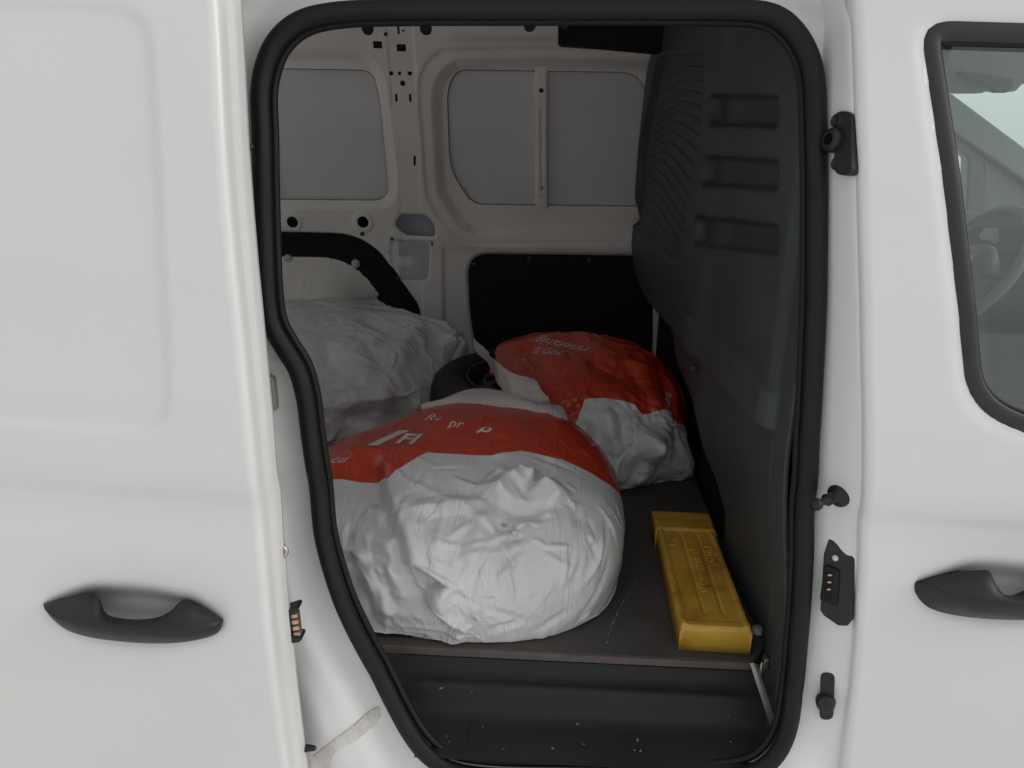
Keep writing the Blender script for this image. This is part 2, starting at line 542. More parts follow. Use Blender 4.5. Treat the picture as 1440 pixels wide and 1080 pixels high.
bosses = [W(412, 312), W(511, 312)]
hole_list = []
def hole_c(px, py, rpx): c = W(px, py); hole_list.append(sd_circle(c[0], c[1], rpx * wscale))
def hole_b(px, py, w, h, r=.8, ang=0.0): c = W(px, py); hole_list.append(sd_box(c[0], c[1], w * wscale / 2, h * wscale / 2, r * wscale, ang))
for x, y in ((412, 312), (511, 312)): hole_c(x, y, 8.2)
for x, y in ((517, 40), (599, 40), (745, 36)): hole_c(x, y, 8)
hole_b(531, 63, 12, 8.5); hole_b(564, 67, 12.5, 8.5); hole_b(542, 48, 4.5, 4); hole_b(560, 42, 3, 10); hole_c(567, 43, 1.6)
hole_c(550, 103, 2.8); hole_c(561.5, 103, 2.4); hole_b(576, 103, 6.5, 5, 2.4); hole_c(566, 117, 3.6)
hole_b(557, 137.5, 3.2, 10.5, 1); hole_b(576.5, 137.5, 3.2, 10.5, 1); hole_b(583, 226, 3.2, 14, 1, -.08)
hole_c(551, 336, 2.9); hole_b(607.5, 341.5, 3, 7, .8); hole_c(547, 354, 1.4); hole_c(440, 47, 2.0)
pillar_line = smooth_loop(Wp([(641, 330), (645, 360), (644, 400), (650, 445), (664, 480)]), False, 4)

def wall_relief(X, Z):
    d = np.zeros(np.shape(X))
    lo = LO(X, Z); ro = RO(X, Z); ri = RI(X, Z)
    d = d + .030 * sst(-lo, 0, .034)
    d = d + .008 * sst(-ro, 0, .016)
    d = d + .034 * sst(-ri, 0, .040)
    for c in bosses:
        q = np.hypot(X - c[0], Z - c[1]); d = d - .007 * sst(-q, -.042, -.026)
    d = d + .012 * sst(-BL(X, Z), 0, .012)
    d = d + .016 * sst(-BR(X, Z), -.010, .010)
    d = d + .006 * sst(-CV2(X, Z), -.008, .004) + .005 * sst(-CV1(X, Z), -.01, .004)
    # pressed pillar edge, rail step near the roof and the fold under the right recess
    e = W(613, 400)[0]
    lower = sst(-Z, -1.06, -.98)
    d = d + .010 * lower * sst(X - e + .30 * (1.0 - Z) * .0, .018, .034)
    zr = W(700, 55)[1]
    d = d - .012 * sst(Z, zr - .012, zr + .012) * sst(X, W(612, 60)[0], W(650, 60)[0])
    zc = W(560, 151)[1]; xa, xb = W(548, 150)[0], W(588, 150)[0]
    d = d + .004 * sst(Z, zc - .004, zc + .004) * sst(X, xa, xa + .01) * sst(-X, -xb, -xb + .01)
    zc2 = W(570, 213)[1]
    d = d + .003 * sst(-Z, -zc2 - .004, -zc2 + .004) * sst(X, W(556, 213)[0], W(560, 213)[0]) * sst(-X, -W(592, 213)[0], -W(586, 213)[0])
    return d
wall = sheet('cargo_wall', (-1.00, .62), (.50, 1.80), .0038,
             lambda U, V: (U, Yw(V) + wall_relief(U, V), V),
             [LP, RP, CV1] + hole_list, INNER, van)
add_obj('hole_shade_sheet', [(-1.05, 2.80, .5), (.62, 2.80, .5), (.62, 2.76, 1.80), (-1.05, 2.76, 1.80)], [(0, 1, 2, 3)], TRIM, van, False)  # black sheet puts the cavity's shade behind the wall's holes

def panel_sheet(name, sd, box_px, off, grow, material, parent, amp=.0, step=.012):
    (x0, z0), (x1, z1) = W(box_px[0], box_px[3]), W(box_px[2], box_px[1])
    return sheet(name, (x0, x1), (z0, z1), step, lambda U, V: (U, Yw(V) + off + amp * np.sin(U * 4) * np.sin(V * 5), V),
                 [lambda X, Z: -(sd(X, Z) - grow)], material, parent)
panel_sheet('blank_panel', LP, (270, 70, 560, 300), .042, .012, BLANK, wall, .004)
panel_sheet('blank_panel', RP, (600, 70, 940, 305), .054, .012, BLANK, wall, .004)
GAPSHADE = mat('gap_shadow', (.10, .105, .11), .6)  # dark bead round each blank stands in for the gap's shadow
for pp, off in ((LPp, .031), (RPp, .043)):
    tube('gap_shadow_bead', [(x, float(Yw(z)) + off + .003, z) for x, z in pp], .0022, GAPSHADE, wall, True, 6)
# outer skin glimpsed through the cavity hole
panel_sheet('outer_skin', sd_poly(Wp([(540, 290), (625, 290), (625, 345), (540, 345)])), (535, 285, 630, 350), .060, 0, CAVITY, wall)
sheet('cavity_plate', (W(540, 0)[0], W(615, 0)[0]), (W(570, 402)[1], W(570, 331)[1]), .006,
      lambda U, V: (U, Yw(V) + .0035 + .008 * sst(-np.hypot(U - W(572, 368)[0], V - W(572, 368)[1]), -.05, 0), V),
      [lambda X, Z: -CV2(X, Z), sd_box(*W(572, 368), .0042, .007, .001)], CAVITY, wall)
# upright strut between the two halves of the right blank
def strut_pos(U, V):
    c0, c1 = W(761, 90), W(762, 294)
    cx = np.interp(V, [c1[1], c0[1]], [c1[0], c0[0]])
    h = .016 * sst(-np.abs(U), -.0235, -.017) - .005 * sst(-np.abs(U), -.006, -.003) * sst(V, c1[1] + .07, c1[1] + .08) * sst(-V, -c0[1] + .13, -c0[1] + .14)
    mid = sst(V, c1[1] + .035, c1[1] + .055) * sst(-V, -c0[1] + .035, -c0[1] + .055)
    h = h + .006 * mid * sst(-np.abs(U), -.022, -.016)
    return cx + U, Yw(V) + .051 - h, V
zs0, zs1 = W(762, 294)[1], W(761, 90)[1]
strut = sheet('strut', (-.024, .024), (zs0, zs1), .003, strut_pos, [], INNER, wall)
for q, (x, y) in enumerate(((761, 127), (761, 264))):
    p = at_y(x, y, lambda z: Yw(z) + .028)
    lathe('screw', [(.0005, .004), (.006, .003), (.0075, 0), (.0075, -.004)], p + np.array([0, .001, 0]), (0, -1, 0), STEEL if q else RUBBER, wall, 14)
p = at_y(615, 420, lambda z: Yw(z) + .004)
lathe('plug', [(.0005, .004), (.009, .0035), (.0135, .001), (.014, -.004)], p, (0, -1, 0), CAVITY, wall, 24)

# black trims and the wheel arch
def trim_pos(off):
    return lambda U, V: (U, Yw(V) + off, V)
lt = sheet('trim_panel', (-1.0, W(596, 430)[0]), (W(570, 480)[1], W(570, 318)[1]), .006,
           lambda U, V: (U, Yw(V) - .004 + .012 * sst(BL(U, V), -.010, .0), V),
           [lambda X, Z: -BL(X, Z)], TRIM, wall)
rtm = sheet('trim_panel', (W(650, 400)[0], W(924, 400)[0]), (.52, W(760, 350)[1]), .006,
            lambda U, V: (U, Yw(V) + .004 + .012 * sst(BR(U, V), -.010, .0) + .003 * sst(V, .84, .845), V), [lambda X, Z: -BR(X, Z)], TRIM, wall)
for x, y in ((667, 372), (745, 364), (829, 366)):
    p = at_y(x, y, lambda z: Yw(z) + .002)
    lathe('clip', [(.0005, .004), (.008, .0025), (.009, -.004)], p, (0, -1, 0), PLASTIC, rtm, 14)
for x, y in ((509, 329), (560, 392)):
    p = at_y(x, y, lambda z: Yw(z) - .004)
    lathe('clip', [(.0005, .004), (.007, .0025), (.008, -.004)], p, (0, -1, 0), PLASTIC, lt, 14)

def arch_pos(U, V):
    s = -ARi(U, V)
    y = Yw(V) - .003 - .15 * sst(s, -.005, .16) ** .8
    for (x, yy, w, h, a) in ((435, 395, .006, .045, .006), (446, 396, .004, .040, .005), (512, 404, .03, .010, -.005), (518, 416, .012, .02, .005), (508, 390, .012, .012, -.004)):
        c = W(x, yy)
        y = y - a * np.exp(-((U - c[0]) / w) ** 2 - ((V - c[1]) / h) ** 2)
    y = y + .012 * np.exp(-((V - W(450, 418)[1]) / .012) ** 2)
    return U, y, V
sheet('wheel_arch', (-1.0, W(580, 430)[0]), (.5, W(450, 352)[1]), .006, arch_pos, [lambda X, Z: -ARi(X, Z)], INNER, wall)
for x, y in ((405, 364), (500, 371)):
    p = at_y(x, y, lambda z: Yw(z) - .012)
    lathe('clip', [(.0005, .006), (.014, .004), (.016, -.004)], p, (0, -1, 0), CAVITY, wall, 18)

# --- closed shell round the load space: roof, rear doors, floor pan, cab side
def quad(name, pts, material, parent, solid=0.0):
    return add_obj(name, pts, [(0, 1, 2, 3)], material, parent, False, solid)
roof = sheet('roof', (-1.40, 2.0), (.98, 2.68), .04,
             lambda U, V: (U, V, 1.90 - .11 * ((V - 1.83) / .85) ** 4 - .04 * ((V - 1.83) / .85) ** 2 - .25 * np.maximum(0, U - 1.0) ** 2), [], INNER, van, solid=-.02)
# unseen rear end: closed tail doors, glazing added to light the load space
for y0_, y1_ in ((.96, 1.845), (1.855, 2.80)):
    wy0, wy1 = max(y0_ + .07, 1.20), min(y1_ - .07, 2.46)
    wsd = sd_box((wy0 + wy1) / 2, 1.36, (wy1 - wy0) / 2, .255, .06)
    rd = sheet('added_rear_door', (y0_, y1_), (.45, 1.80), .02, lambda U, V: (-1.37 + 0 * U, U, V), [wsd], INNER, van, solid=.03)
    sheet('window_pane', (wy0 - .01, wy1 + .01), (1.095, 1.625), .05, lambda U, V: (-1.385 + 0 * U, U, V), [], CLEAR, rd)  # added pane, out of view, lets daylight deep into the load space
quad('floor_pan', [(-1.36, 1.10, .535), (.62, 1.10, .535), (.62, 2.85, .535), (-1.36, 2.85, .535)], INNER, van, .02)
quad('wall_extension', [(-1.36, 2.72, .5), (-.99, 2.72, .5), (-.99, 2.60, 1.80), (-1.36, 2.60, 1.80)], INNER, van, .01)
quad('outer_side', [(-1.36, 2.84, .2), (2.0, 2.84, .2), (2.0, 2.84, 1.05), (-1.36, 2.84, 1.05)], PAINT, van, .01)

# --- cargo floor board
ME_L, ME_R = at_z(530, 905, .58), at_z(1055, 931, .58)
mat_y0 = (ME_L[1] + ME_R[1]) / 2
foot = [(ME_R[0] + .004, mat_y0), (.39, 1.12), (.395, 1.8), (.395, 2.72)]
floor_poly = [(-1.30, mat_y0)] + foot + [(-1.30, 2.72)]
fl = prism('cargo_floor', [(x, y, .580) for x, y in floor_poly], (0, 0, -.012), FELT, van, bevel=.0015)
box('edge_strip', ((-1.2 + ME_R[0]) / 2, mat_y0 - .003, .5735), ((ME_R[0] + 1.2) / 2, .0028, .0062), EDGE, fl, .001)
# the pale scratch across the board
scr = np.array([at_z(x, y, .5805) for x, y in ((903, 796), (897, 815), (890, 826), (880, 842), (873, 852), (866, 868), (860, 880), (855, 897), (851, 915))])
sc = smooth_loop(scr, False, 14)
sc[:, :2] += rng.normal(0, .0007, (len(sc), 2))
SCRATCH = mat('scratch', (.26, .24, .22), .8, dirt=((.052, .046, .042), 260, .45, .55))
tube('scratch', sc, np.abs(rng.normal(.0009, .0005, len(sc))) + .0003, SCRATCH, fl, seg=5, frame_up=(0, 0, 1))

# --- step well below the board
def step_pos(U, V):
    """U along the van, V: 0 at the board's edge, growing towards the seal"""
    zk = [0, .005, .010, .020, .034, .044, .054, .066, .080, .17]
    zv = [.567, .562, .552, .546, .540, .526, .511, .505, .502, .497]
    k = np.interp(V, zk, zv)
    k = (k + np.interp(V - .004, zk, zv) + np.interp(V + .004, zk, zv)) / 3
    ra = .007 * np.exp(-((V - .040) / .010) ** 2) * sst(-np.abs(U - .07), -.30, -.24)
    rb = .0005 * (np.sin(V * 2 * np.pi / .0052)) * sst(V, .072, .074) * sst(-V, -.126, -.124) * sst(-np.abs(U - .070), -.160, -.157)
    fr_ = .0012 * (np.abs(np.abs(U - .070) - .162) < .0015) * sst(V, .070, .072) * sst(-V, -.128, -.126)
    rb = rb + fr_
    side = .10 * sst(-U, .24, .40) ** 2 + .06 * sst(U, .37, .44)
    return U, mat_y0 - .006 - V, k + ra + rb + side
step = sheet('step_well', (-.46, .43), (0, .148), .0022, step_pos, [lambda U, V: np.where(mat_y0 - .006 - V < Ys(step_pos(U, V)[2]) + .016, .012 - sd_open(U, step_pos(U, V)[2]), 1.0)], STEP, van)
for _ in range(16):
    x, v = rng.uniform(-.22, .33), rng.uniform(.03, .13)
    X, Y, Z = step_pos(np.array(x), np.array(v))
    s = rng.choice([.0008, .0011, .0016, .0026], p=[.55, .3, .13, .02])
    crumb = box('crumb', (float(X), float(Y), float(Z) + s * .6), (s * rng.uniform(.7, 2.2), s, s * .6), mat('crumb', (.20, .175, .145), .9), step, 0,
        rot=Matrix.Rotation(rng.uniform(0, 3), 3, 'Z'))

# --- bulkhead between load space and cab, a relief on the plane x = XB
XB, XS = .337, -.022                       # x at y = 1.1 and drift with depth
def at_b(px, py, off=0.0):
    d = ray(px, py); t = (XB + off - XS * 1.1) / (d[0] - XS * d[1]); return CAM + d * t
def B(px, py): p = at_b(px, py); return (p[1], p[2])
def Bp(pts): return np.array([B(*q) for q in pts])
notches = [Bp([(1006, 133), (1096, 134), (1095, 181), (1003, 177)]), Bp([(997, 219), (1096, 224), (1095, 269), (992, 262)]), Bp([(984, 304), (1096, 316), (1095, 360), (981, 347)])]
notch_sd = [sd_poly(round_poly(n, .022, 5)) for n in notches]
grille = sd_poly(round_poly(Bp([(930, 78), (1000, 72), (994, 170), (960, 374), (894, 318), (897, 285), (905, 200)]), .05, 5))
low1 = B(1040, 508)[1]; low2 = B(1040, 564)[1]
def bulk_pos(Yv, Zv):
    d = np.zeros(np.shape(Yv))
    for f in notch_sd:
        d = d + .026 * sst(-f(Yv, Zv), -.002, .007)
    d = d + .022 * sst(-grille(Yv, Zv), -.004, .012)
    sl = .03 * (Yv - 1.3)
    d = d - .010 * sst(-(Zv + sl - low1), -.001, .004) * sst(Yv, 1.085, 1.095) * sst(-Yv, -1.75, -1.6)
    d = d + .026 * sst(-(Zv + sl - low2), -.001, .006) * sst(Yv, 1.085, 1.10)
    # the near border turns towards the pillar
    d = d + .012 * sst(-Yv, -1.115, -1.085) - .050 * sst(-Yv, -1.075, -1.02)*0
    # shallow swelling of the whole moulding, standing proud towards the wall
    d = d - .012 * sst(Yv, 1.50, 1.58)
    # the lower half falls back towards the cab
    d = d + .036 * sst(-Zv, -.98, -.62)
    return XB + XS * (Yv - 1.1) + d, Yv, Zv
far_px = [(928, 20), (922, 73), (915, 100), (908, 160), (903, 205), (899, 250), (893, 290), (891, 330), (896, 375), (906, 405), (920, 432), (930, 452), (938, 470), (937, 500), (945, 530), (956, 560), (966, 600), (973, 660), (985, 720)]
farb = Bp(far_px)
def far_sd(Yv, Zv):
    o = np.argsort(farb[:, 1])
    lim = np.interp(Zv, farb[o, 1], farb[o, 0])
    return (lim - Yv) * .85
bulk = sheet('bulkhead', (1.03, 2.66), (.54, 1.80), .0045, bulk_pos, [far_sd, lambda Yv, Zv: Yv - Ys(Zv) - .022], PLASTIC, van, solid=-.006)
# curved ribs in the grille field
gy0, gz0 = B(990, 80); 
rib_l = [(x + 9, y) for x, y in [(925, 108), (921, 128), (917, 146), (914, 160), (911, 173), (909, 185), (906, 197), (904, 209), (902, 221), (900, 233), (899, 246), (898, 258), (897, 271), (896, 284), (896, 297)]]
rib_m = [(960, 96), (958, 114), (955, 129), (952, 144), (949, 159), (945, 172), (940, 186), (936, 200), (932, 214), (928, 228), (925, 243), (922, 258), (920, 273), (918, 288), (915, 305)]
rib_r = [(1000, 98), (999, 120), (997, 139), (994, 158), (991, 178), (988, 200), (984, 222), (980, 245), (976, 268), (973, 290), (970, 310), (967, 328), (964, 343), (960, 355), (955, 365)]
for a, b_, c in zip(rib_l, rib_m, rib_r):
    pts = [(*B(*a),), (*B(*b_),), (*B(*c),)]
    pts3 = np.array([(XB + XS * (y - 1.1) + .012, y, z) for y, z in pts])
    cv = smooth_loop(pts3, False, 8)
    tube('rib', cv, .006, PLASTIC, bulk, prof=[(-1.2, -1.6), (-.5, 1.0), (.0, 1.15), (.5, 1.0), (1.0, -1.6)], frame_up=(-1, 0, 0))
# roof-side trim plate of the bulkhead
pl = [(785, 20), (785, 60), (790, 63), (850, 67), (925, 74), (960, 60), (960, 20)]
prism('header_trim', [at_y(x, y, 2.30) for x, y in pl], (0, .06, 0), TRIM, bulk, .004)
lathe('screw', [(.003, .006), (.010, .005), (.012, 0), (.012, -.004)], at_y(795, 36, 2.298), (0, -1, 0), PLASTIC, bulk, 16)
for x, y in ((962, 422), (975, 518), (1064, 886)):
    p = at_b(x, y, -.006)
    lathe('clip', [(.0005, .006), (.006, .005), (.008, 0), (.008, -.006)], p, (-1, 0, 0), PLASTIC, bulk, 14)
# bare metal strip between black trim and bulkhead
strip = np.array([at_y(x, y, 2.66) for x, y in ((919, 425), (975, 425), (975, 600), (919, 600))])
prism('metal_strip', strip, (0, .02, 0), INNER, van, .001)
quad('bulkhead_backing', [(XB + .075, 1.10, .3), (XB + .075, 2.84, .3), (XB + .075, 2.84, 1.72), (XB + .075, 1.18, 1.72)], TRIM, van, .01)

# lashing ring and sill plate at the bulkhead's foot
sp = [at_y(1054, 932, 1.060), at_y(1060, 932, 1.060), at_y(1095, 1040, .995), at_y(1089, 1040, .995)]
prism('sill_plate', sp, (.006, .0, -.002), STEEL, van, .0006)
rc = at_y(1070, 946, 1.075)
rp = np.array([rc + np.array([0.002 * math.sin(a * 2), .006 * math.cos(a), .019 * math.sin(a)]) for a in np.linspace(0, 2 * np.pi, 24, endpoint=False)])
ring = tube('lashing_ring', rp, .0026, STEEL, van, True, 8, frame_up=(1, 0, 0))
box('bracket', rc + np.array([.006, .004, .016]), (.004, .008, .012), STEEL, ring, .002)

# --- fittings on the pillar beside the front door
def JY(z, x): return float(jamb_y(np.array([x]), np.array([z]))[0])
def on_jamb(px, py):
    p = at_y(px, py, Ys)
    for _ in range(8):
        p = at_y(px, py, JY(p[2], p[0]))
    return p
def flank_n(z):
    """normal of the pillar's flank, which faces the opening"""
    a = np.array([float(Xpil(z)), float(Ys(z)) + .014]); b2 = np.array([float(Xfront(z)), float(Yo(z)) + .014])
    d_ = b2 - a; n = np.array([d_[1], -d_[0], 0.0])
    if n[0] > 0: n = -n
    n[2] = .12 * np.linalg.norm(n); return n / np.linalg.norm(n)
def on_flank(px, py):
    d_ = ray(px, py); z = float(at_y(px, py, Ys)[2]); p = None
    for _ in range(6):
        a = np.array([float(Xpil(z)), float(Ys(z)) + .012, z]); n = flank_n(z); n = np.array([n[0], n[1], 0])
        p = CAM + d_ * (((a - CAM) @ n) / (d_ @ n)); z = float(p[2])
    return p
def plate(name, outline_px, thick, material, parent, bev=.002, yoff=.001):
    cx_, cy_ = np.mean(outline_px, 0)
    c = on_flank(cx_, cy_)
    n = flank_n(c[2])
    P3 = []
    for x, y in outline_px:                       # footprint on a flat plane through the middle of the plate
        d_ = ray(x, y); P3.append(CAM + d_ * (((c + n * (thick * .5 + .0065) - CAM) @ n) / (d_ @ n)))
    return prism(name, np.array(P3), -n * (thick * .5 + .009), material, parent, bev), c, n
def front_pt(px, py, off):
    q = on_flank(px, py); return q + flank_n(q[2]) * off
def rnd_px(c, w, h, r, slant=0.0, n=6):
    q = round_poly([(-w, -h), (w, -h), (w, h), (-w, h)], r, n)
    return [(c[0] + a + slant * b, c[1] + b) for a, b in q]
sock, c, n = plate('guide_socket', rnd_px((1185, 201), 13, 45, 12), .010, HANDLE, frame)
sc_ = front_pt(1182, 199, .008)
lathe('collar', [(.0075, .012), (.0125, .012), (.0145, .008), (.015, 0)], sc_, n, HANDLE, sock, 24, cap=False)
lathe('bore', [(.0078, .011), (.0078, -.002), (.0004, -.002)], sc_, n, TRIM, sock, 20, cap=False)
for dy in (-30, 30):
    lathe('screw_boss', [(.0004, .0005), (.0045, .0006), (.006, .0022), (.0078, .0022), (.0085, 0)], front_pt(1184, 201 + dy, .0084), n, HANDLE, sock, 18, cap=False)
sock2, c, n = plate('guide_socket', rnd_px((1163, 980), 10, 33, 9, -.03), .010, HANDLE, frame)
sc_ = front_pt(1161, 982, .008)
lathe('collar', [(.0004, .012), (.009, .013), (.0125, .010), (.014, 0)], sc_, n, HANDLE, sock2, 24, cap=False)
# locating pin
pb = front_pt(1180, 696, .0)
pin = lathe('locating_pin', [(.0166, -.002), (.0166, .002), (.014, .006), (.008, .008), (.0065, .018), (.0065, .024), (.0085, .027), (.005, .032), (.0048, .042), (.0078, .046), (.0085, .050), (.0075, .055), (.0005, .056)],
            pb, (-.80, -.60, -.02), HANDLE, frame, 24)
# contact plate with four pins
cpl, c, n = plate('contact_plate', [(1165, 758), (1172, 760), (1200, 781), (1202, 786), (1197, 874), (1191, 881), (1178, 880), (1158, 866), (1153, 858), (1158, 780)], .006, HANDLE, frame, .002)
ob_, c2, n2 = plate('contact_housing', [(1158, 797), (1163, 795), (1180, 803), (1177, 851), (1171, 853), (1152, 844)], .016, RUBBER, cpl, .003)
plate('contact_well', [(1160, 804), (1171, 806), (1169, 847), (1158, 843)], .0172, TRIM, cpl, .0008)
for k in range(4):
    x, y = 1167.5 - .6 * k, 809 + 10 * k
    plate('contact_pin', [(x - 3.5, y - 1.2), (x + 2, y - 1.2), (x + 2, y + 1.2), (x - 3.5, y + 1.2)], .0182, COPPER, cpl, .0003)
for x, y in ((1177, 783), (1172, 864)):
    lathe('rivet', [(.0005, .003), (.003, .0028), (.0042, .001), (.0045, -.001)], front_pt(x, y, .0064), n, mat('rivet_white', (.6, .6, .58), .4), cpl, 14)

# left jamb: rubber stop with a rusty foot, protective film
STOPM = mat('worn_stop', (.42, .39, .36), .6, var=.2, vscale=30, dirt=((.22, .12, .06), 60, .55, .72))
sp_ = np.array([on_jamb(x, y) for x, y in rnd_px((379, 549), 14, 25, 6, .05)]); sp_[:, 1] = sp_[:, 1].mean() + .002
so = prism('rubber_stop', sp_, (0, -.014, 0), STOPM, frame, .004)
FILM = bpy.data.materials.new('clear_film'); FILM.use_nodes = True
nt = FILM.node_tree
for q in list(nt.nodes): nt.nodes.remove(q)
o_ = nt.nodes.new('ShaderNodeOutputMaterial'); mx_ = nt.nodes.new('ShaderNodeMixShader'); t_ = nt.nodes.new('ShaderNodeBsdfTransparent'); p_ = nt.nodes.new('ShaderNodeBsdfPrincipled')
p_.inputs['Base Color'].default_value = (.52, .47, .39, 1); p_.inputs['Roughness'].default_value = .3
tcx = nt.nodes.new('ShaderNodeTexCoord'); nz_ = nt.nodes.new('ShaderNodeTexNoise'); nz_.inputs['Scale'].default_value = 38; nz_.inputs['Detail'].default_value = 7
mr_ = nt.nodes.new('ShaderNodeMapRange'); mr_.inputs['From Min'].default_value = .38; mr_.inputs['From Max'].default_value = .72; mr_.inputs['To Min'].default_value = .16; mr_.inputs['To Max'].default_value = .58
nt.links.new(tcx.outputs['Object'], nz_.inputs['Vector']); nt.links.new(nz_.outputs['Fac'], mr_.inputs['Value'])
nt.links.new(mr_.outputs[0], mx_.inputs[0]); nt.links.new(t_.outputs[0], mx_.inputs[1]); nt.links.new(p_.outputs[0], mx_.inputs[2]); nt.links.new(mx_.outputs[0], o_.inputs['Surface'])
film_px = [(531, 992), (534, 1006), (530, 1016), (505, 1036), (475, 1052), (466, 1066), (470, 1100), (448, 1110), (432, 1075), (442, 1060), (470, 1038), (495, 1020)]
fpoly = np.array([on_jamb(x, y) for x, y in film_px])
fsd = sd_poly(fpoly[:, [0, 2]])
film = sheet('protective_film', (fpoly[:, 0].min() - .01, fpoly[:, 0].max() + .01), (fpoly[:, 2].min() - .01, fpoly[:, 2].max() + .01), .004,
             lambda U, V: (U, jamb_y(U, V) - .0050, V), [lambda X, Z: -fsd(X, Z)], FILM, frame)
FILMEDGE = mat('dirty_film_edge', (.40, .37, .33), .7, var=.4, vscale=80)
fe_l = []
for q in smooth_loop(np.array([fpoly[k] for k in (9, 10, 11, 0, 1)]), False, 8):
    fe_l.append((q[0], JY(q[2], q[0]) - .0052, q[2]))
tube('film_edge', fe_l, .0006, FILMEDGE, film, seg=5)

# --- sliding door, pushed back along the van's side
SR = .0055
win_s = []
for x, y in [(-300, 0), (0, 8), (120, 10), (172, 14), (200, 28), (213, 52), (218, 100), (224, 200), (230, 340), (236, 460), (238, 540), (234, 580), (215, 599), (170, 604), (0, 593), (-300, 575)]:
    p = at_y(x, y, Yslide); win_s.append((p[0], p[2]))
win_s = sd_poly(smooth_loop(win_s, True, 4))
hcx = at_y(188, 862, Yslide)
bowl_px = [(60, 850), (90, 832), (120, 821), (160, 818), (210, 822), (255, 832), (290, 850), (315, 874), (306, 894), (270, 908), (220, 913), (160, 910), (105, 897), (72, 876)]
bowl_p = np.array([at_y(x, y, Yslide) for x, y in bowl_px])
bowl_s = sd_poly(smooth_loop(bowl_p[:, [0, 2]], True, 4))
def door_relief(X, Z, win, bowl):
    r = np.zeros(np.shape(X))
    if win is not None:
        w = win(X, Z)
        r = r + .0046 * sst(-w, -.006, .006)
    b_ = bowl(X, Z)
    r = r + .026 * sst(-b_, -.003, .040)
    return r
def Yskin(X, Z): return Yo(Z - rake(X))
def slide_pos(S, Z):
    Xe = Xslide(Z)
    X = np.where(S < -SR, Xe + S, np.where(S < -SR + SR * np.pi / 2, Xe - SR + SR * np.sin(np.clip((S + SR) / SR, 0, np.pi / 2)), Xe))
    arc = np.where(S < -SR, 0, SR * (1 - np.cos(np.clip((S + SR) / SR, 0, np.pi / 2))))
    ret = np.maximum(0, S + SR - SR * np.pi / 2)
    # return wall: leans a little towards the opening and is stepped
    X = X + ret * .10 + .004 * sst(ret, .020, .026)
    Y = Yskin(X, Z) + SLIDE + door_relief(X, Z, win_s, bowl_s) + arc + ret
    return X, Y, Z
slide = sheet('sliding_door', (-.95, .050), (.22, 1.70), .0055, slide_pos, [], PAINT, van, solid=-.002)
tag(slide, 'white sliding door pushed back, with pressed window blank')

def make_handle(px_u, px_c, px_l, parent, Yf, name='handle'):
    n = 40
    def res(pts):
        c = smooth_loop(np.array(pts, float), False, 10)
        s = np.r_[0, np.cumsum(np.linalg.norm(np.diff(c, axis=0), axis=1))]
        t = np.linspace(0, s[-1], n)
        return np.c_[np.interp(t, s, c[:, 0]), np.interp(t, s, c[:, 1])]
    u, c, l = res(px_u), res(px_c), res(px_l)
    t = np.linspace(0, 1, n); env = np.clip(np.sin(np.pi * t), 0, 1) ** .55
    rows = []
    def row(pts, out): return np.array([at_y(x, y, lambda z, oo=oo: Yf(z) - oo) for (x, y), oo in zip(pts, out)])
    rows.append(row(u, -.016 + 0 * t))
    rows.append(row(u, .004 + .016 * env))
    rows.append(row(c + (u - c) * .35, .008 + .028 * env))
    rows.append(row(c, .008 + .038 * env))
    rows.append(row(c + (l - c) * .12, .008 + .0405 * env))
    rows.append(row(c + (l - c) * .6, .008 + .038 * env))
    rows.append(row(c + (l - c) * .93, .006 + .031 * env))
    rows.append(row(l, .002 + .020 * env))
    rows.append(row(l + np.array([0, -2]), -.016 + 0 * t))
    V = np.concatenate(rows); F = []
    m = len(rows)
    for i in range(m - 1):
        for k in range(n - 1):
            F.append((i * n + k, i * n + k + 1, (i + 1) * n + k + 1, (i + 1) * n + k))
    return add_obj(name, V, F, HANDLE, parent)
hu = [(61, 849), (80, 843), (110, 836), (131, 833), (138, 838), (143, 848), (146, 859), (155, 866), (175, 870), (197, 871), (222, 868), (240, 859), (251, 848), (260, 843), (285, 854), (302, 863), (314, 871)]
hc = [(61, 850), (64, 858), (80, 867), (110, 873), (150, 878), (190, 881), (240, 882), (280, 879), (305, 874), (314, 872)]
hl = [(61, 851), (68, 864), (82, 878), (98, 888), (125, 896), (158, 901), (190, 904), (225, 905), (260, 903), (290, 897), (305, 891), (311, 884), (314, 873)]
make_handle(hu, hc, hl, slide, Yslide)
# fittings on the sliding door's leading edge
def edge_pt(px, py, depth):
    d = ray(px, py); p = at_y(px, py, lambda z: Yslide(z) + depth); return p
def cone(px0, py, px1, depth, r):
    a, b2 = edge_pt(px0, py, depth), edge_pt(px1, py, depth)
    ax = b2 - a; L = np.linalg.norm(ax)
    return lathe('guide_pin', [(r, -.01), (r, 0), (r * .95, L * .3), (r * .62, L * .85), (r * .45, L * .97), (.0004, L)], a, ax, HANDLE, slide, 18)
cone(336, 207, 357, .054, .0068); cone(418, 1052, 445, .054, .0068)
box('pin_base', edge_pt(414, 1060, .05), (.006, .012, .020), HANDLE, slide, .003)
lp = np.array([edge_pt(x, y, .045) for x, y in ((385, 758), (392, 765), (400, 770), (403, 776), (399, 782), (392, 785), (384, 787))])
tube('latch_loop', smooth_loop(lp, False, 6), .0030, STEEL, slide, seg=10)
hb = np.array([edge_pt(x, y, .050) for x, y in ((388, 815), (396, 830), (399, 853), (404, 903), (406, 918), (403, 932), (392, 940))])
prism('contact_bracket', hb, (0, .006, 0), HANDLE, slide, .002)
hb = np.array([edge_pt(x, y, .046) for x, y in ((398, 861), (415, 855), (419, 857), (418, 861), (408, 864), (410, 897), (422, 897), (424, 901), (420, 904), (403, 906))])
prism('contact_holder', hb, (0, .022, 0), HANDLE, slide, .0015)
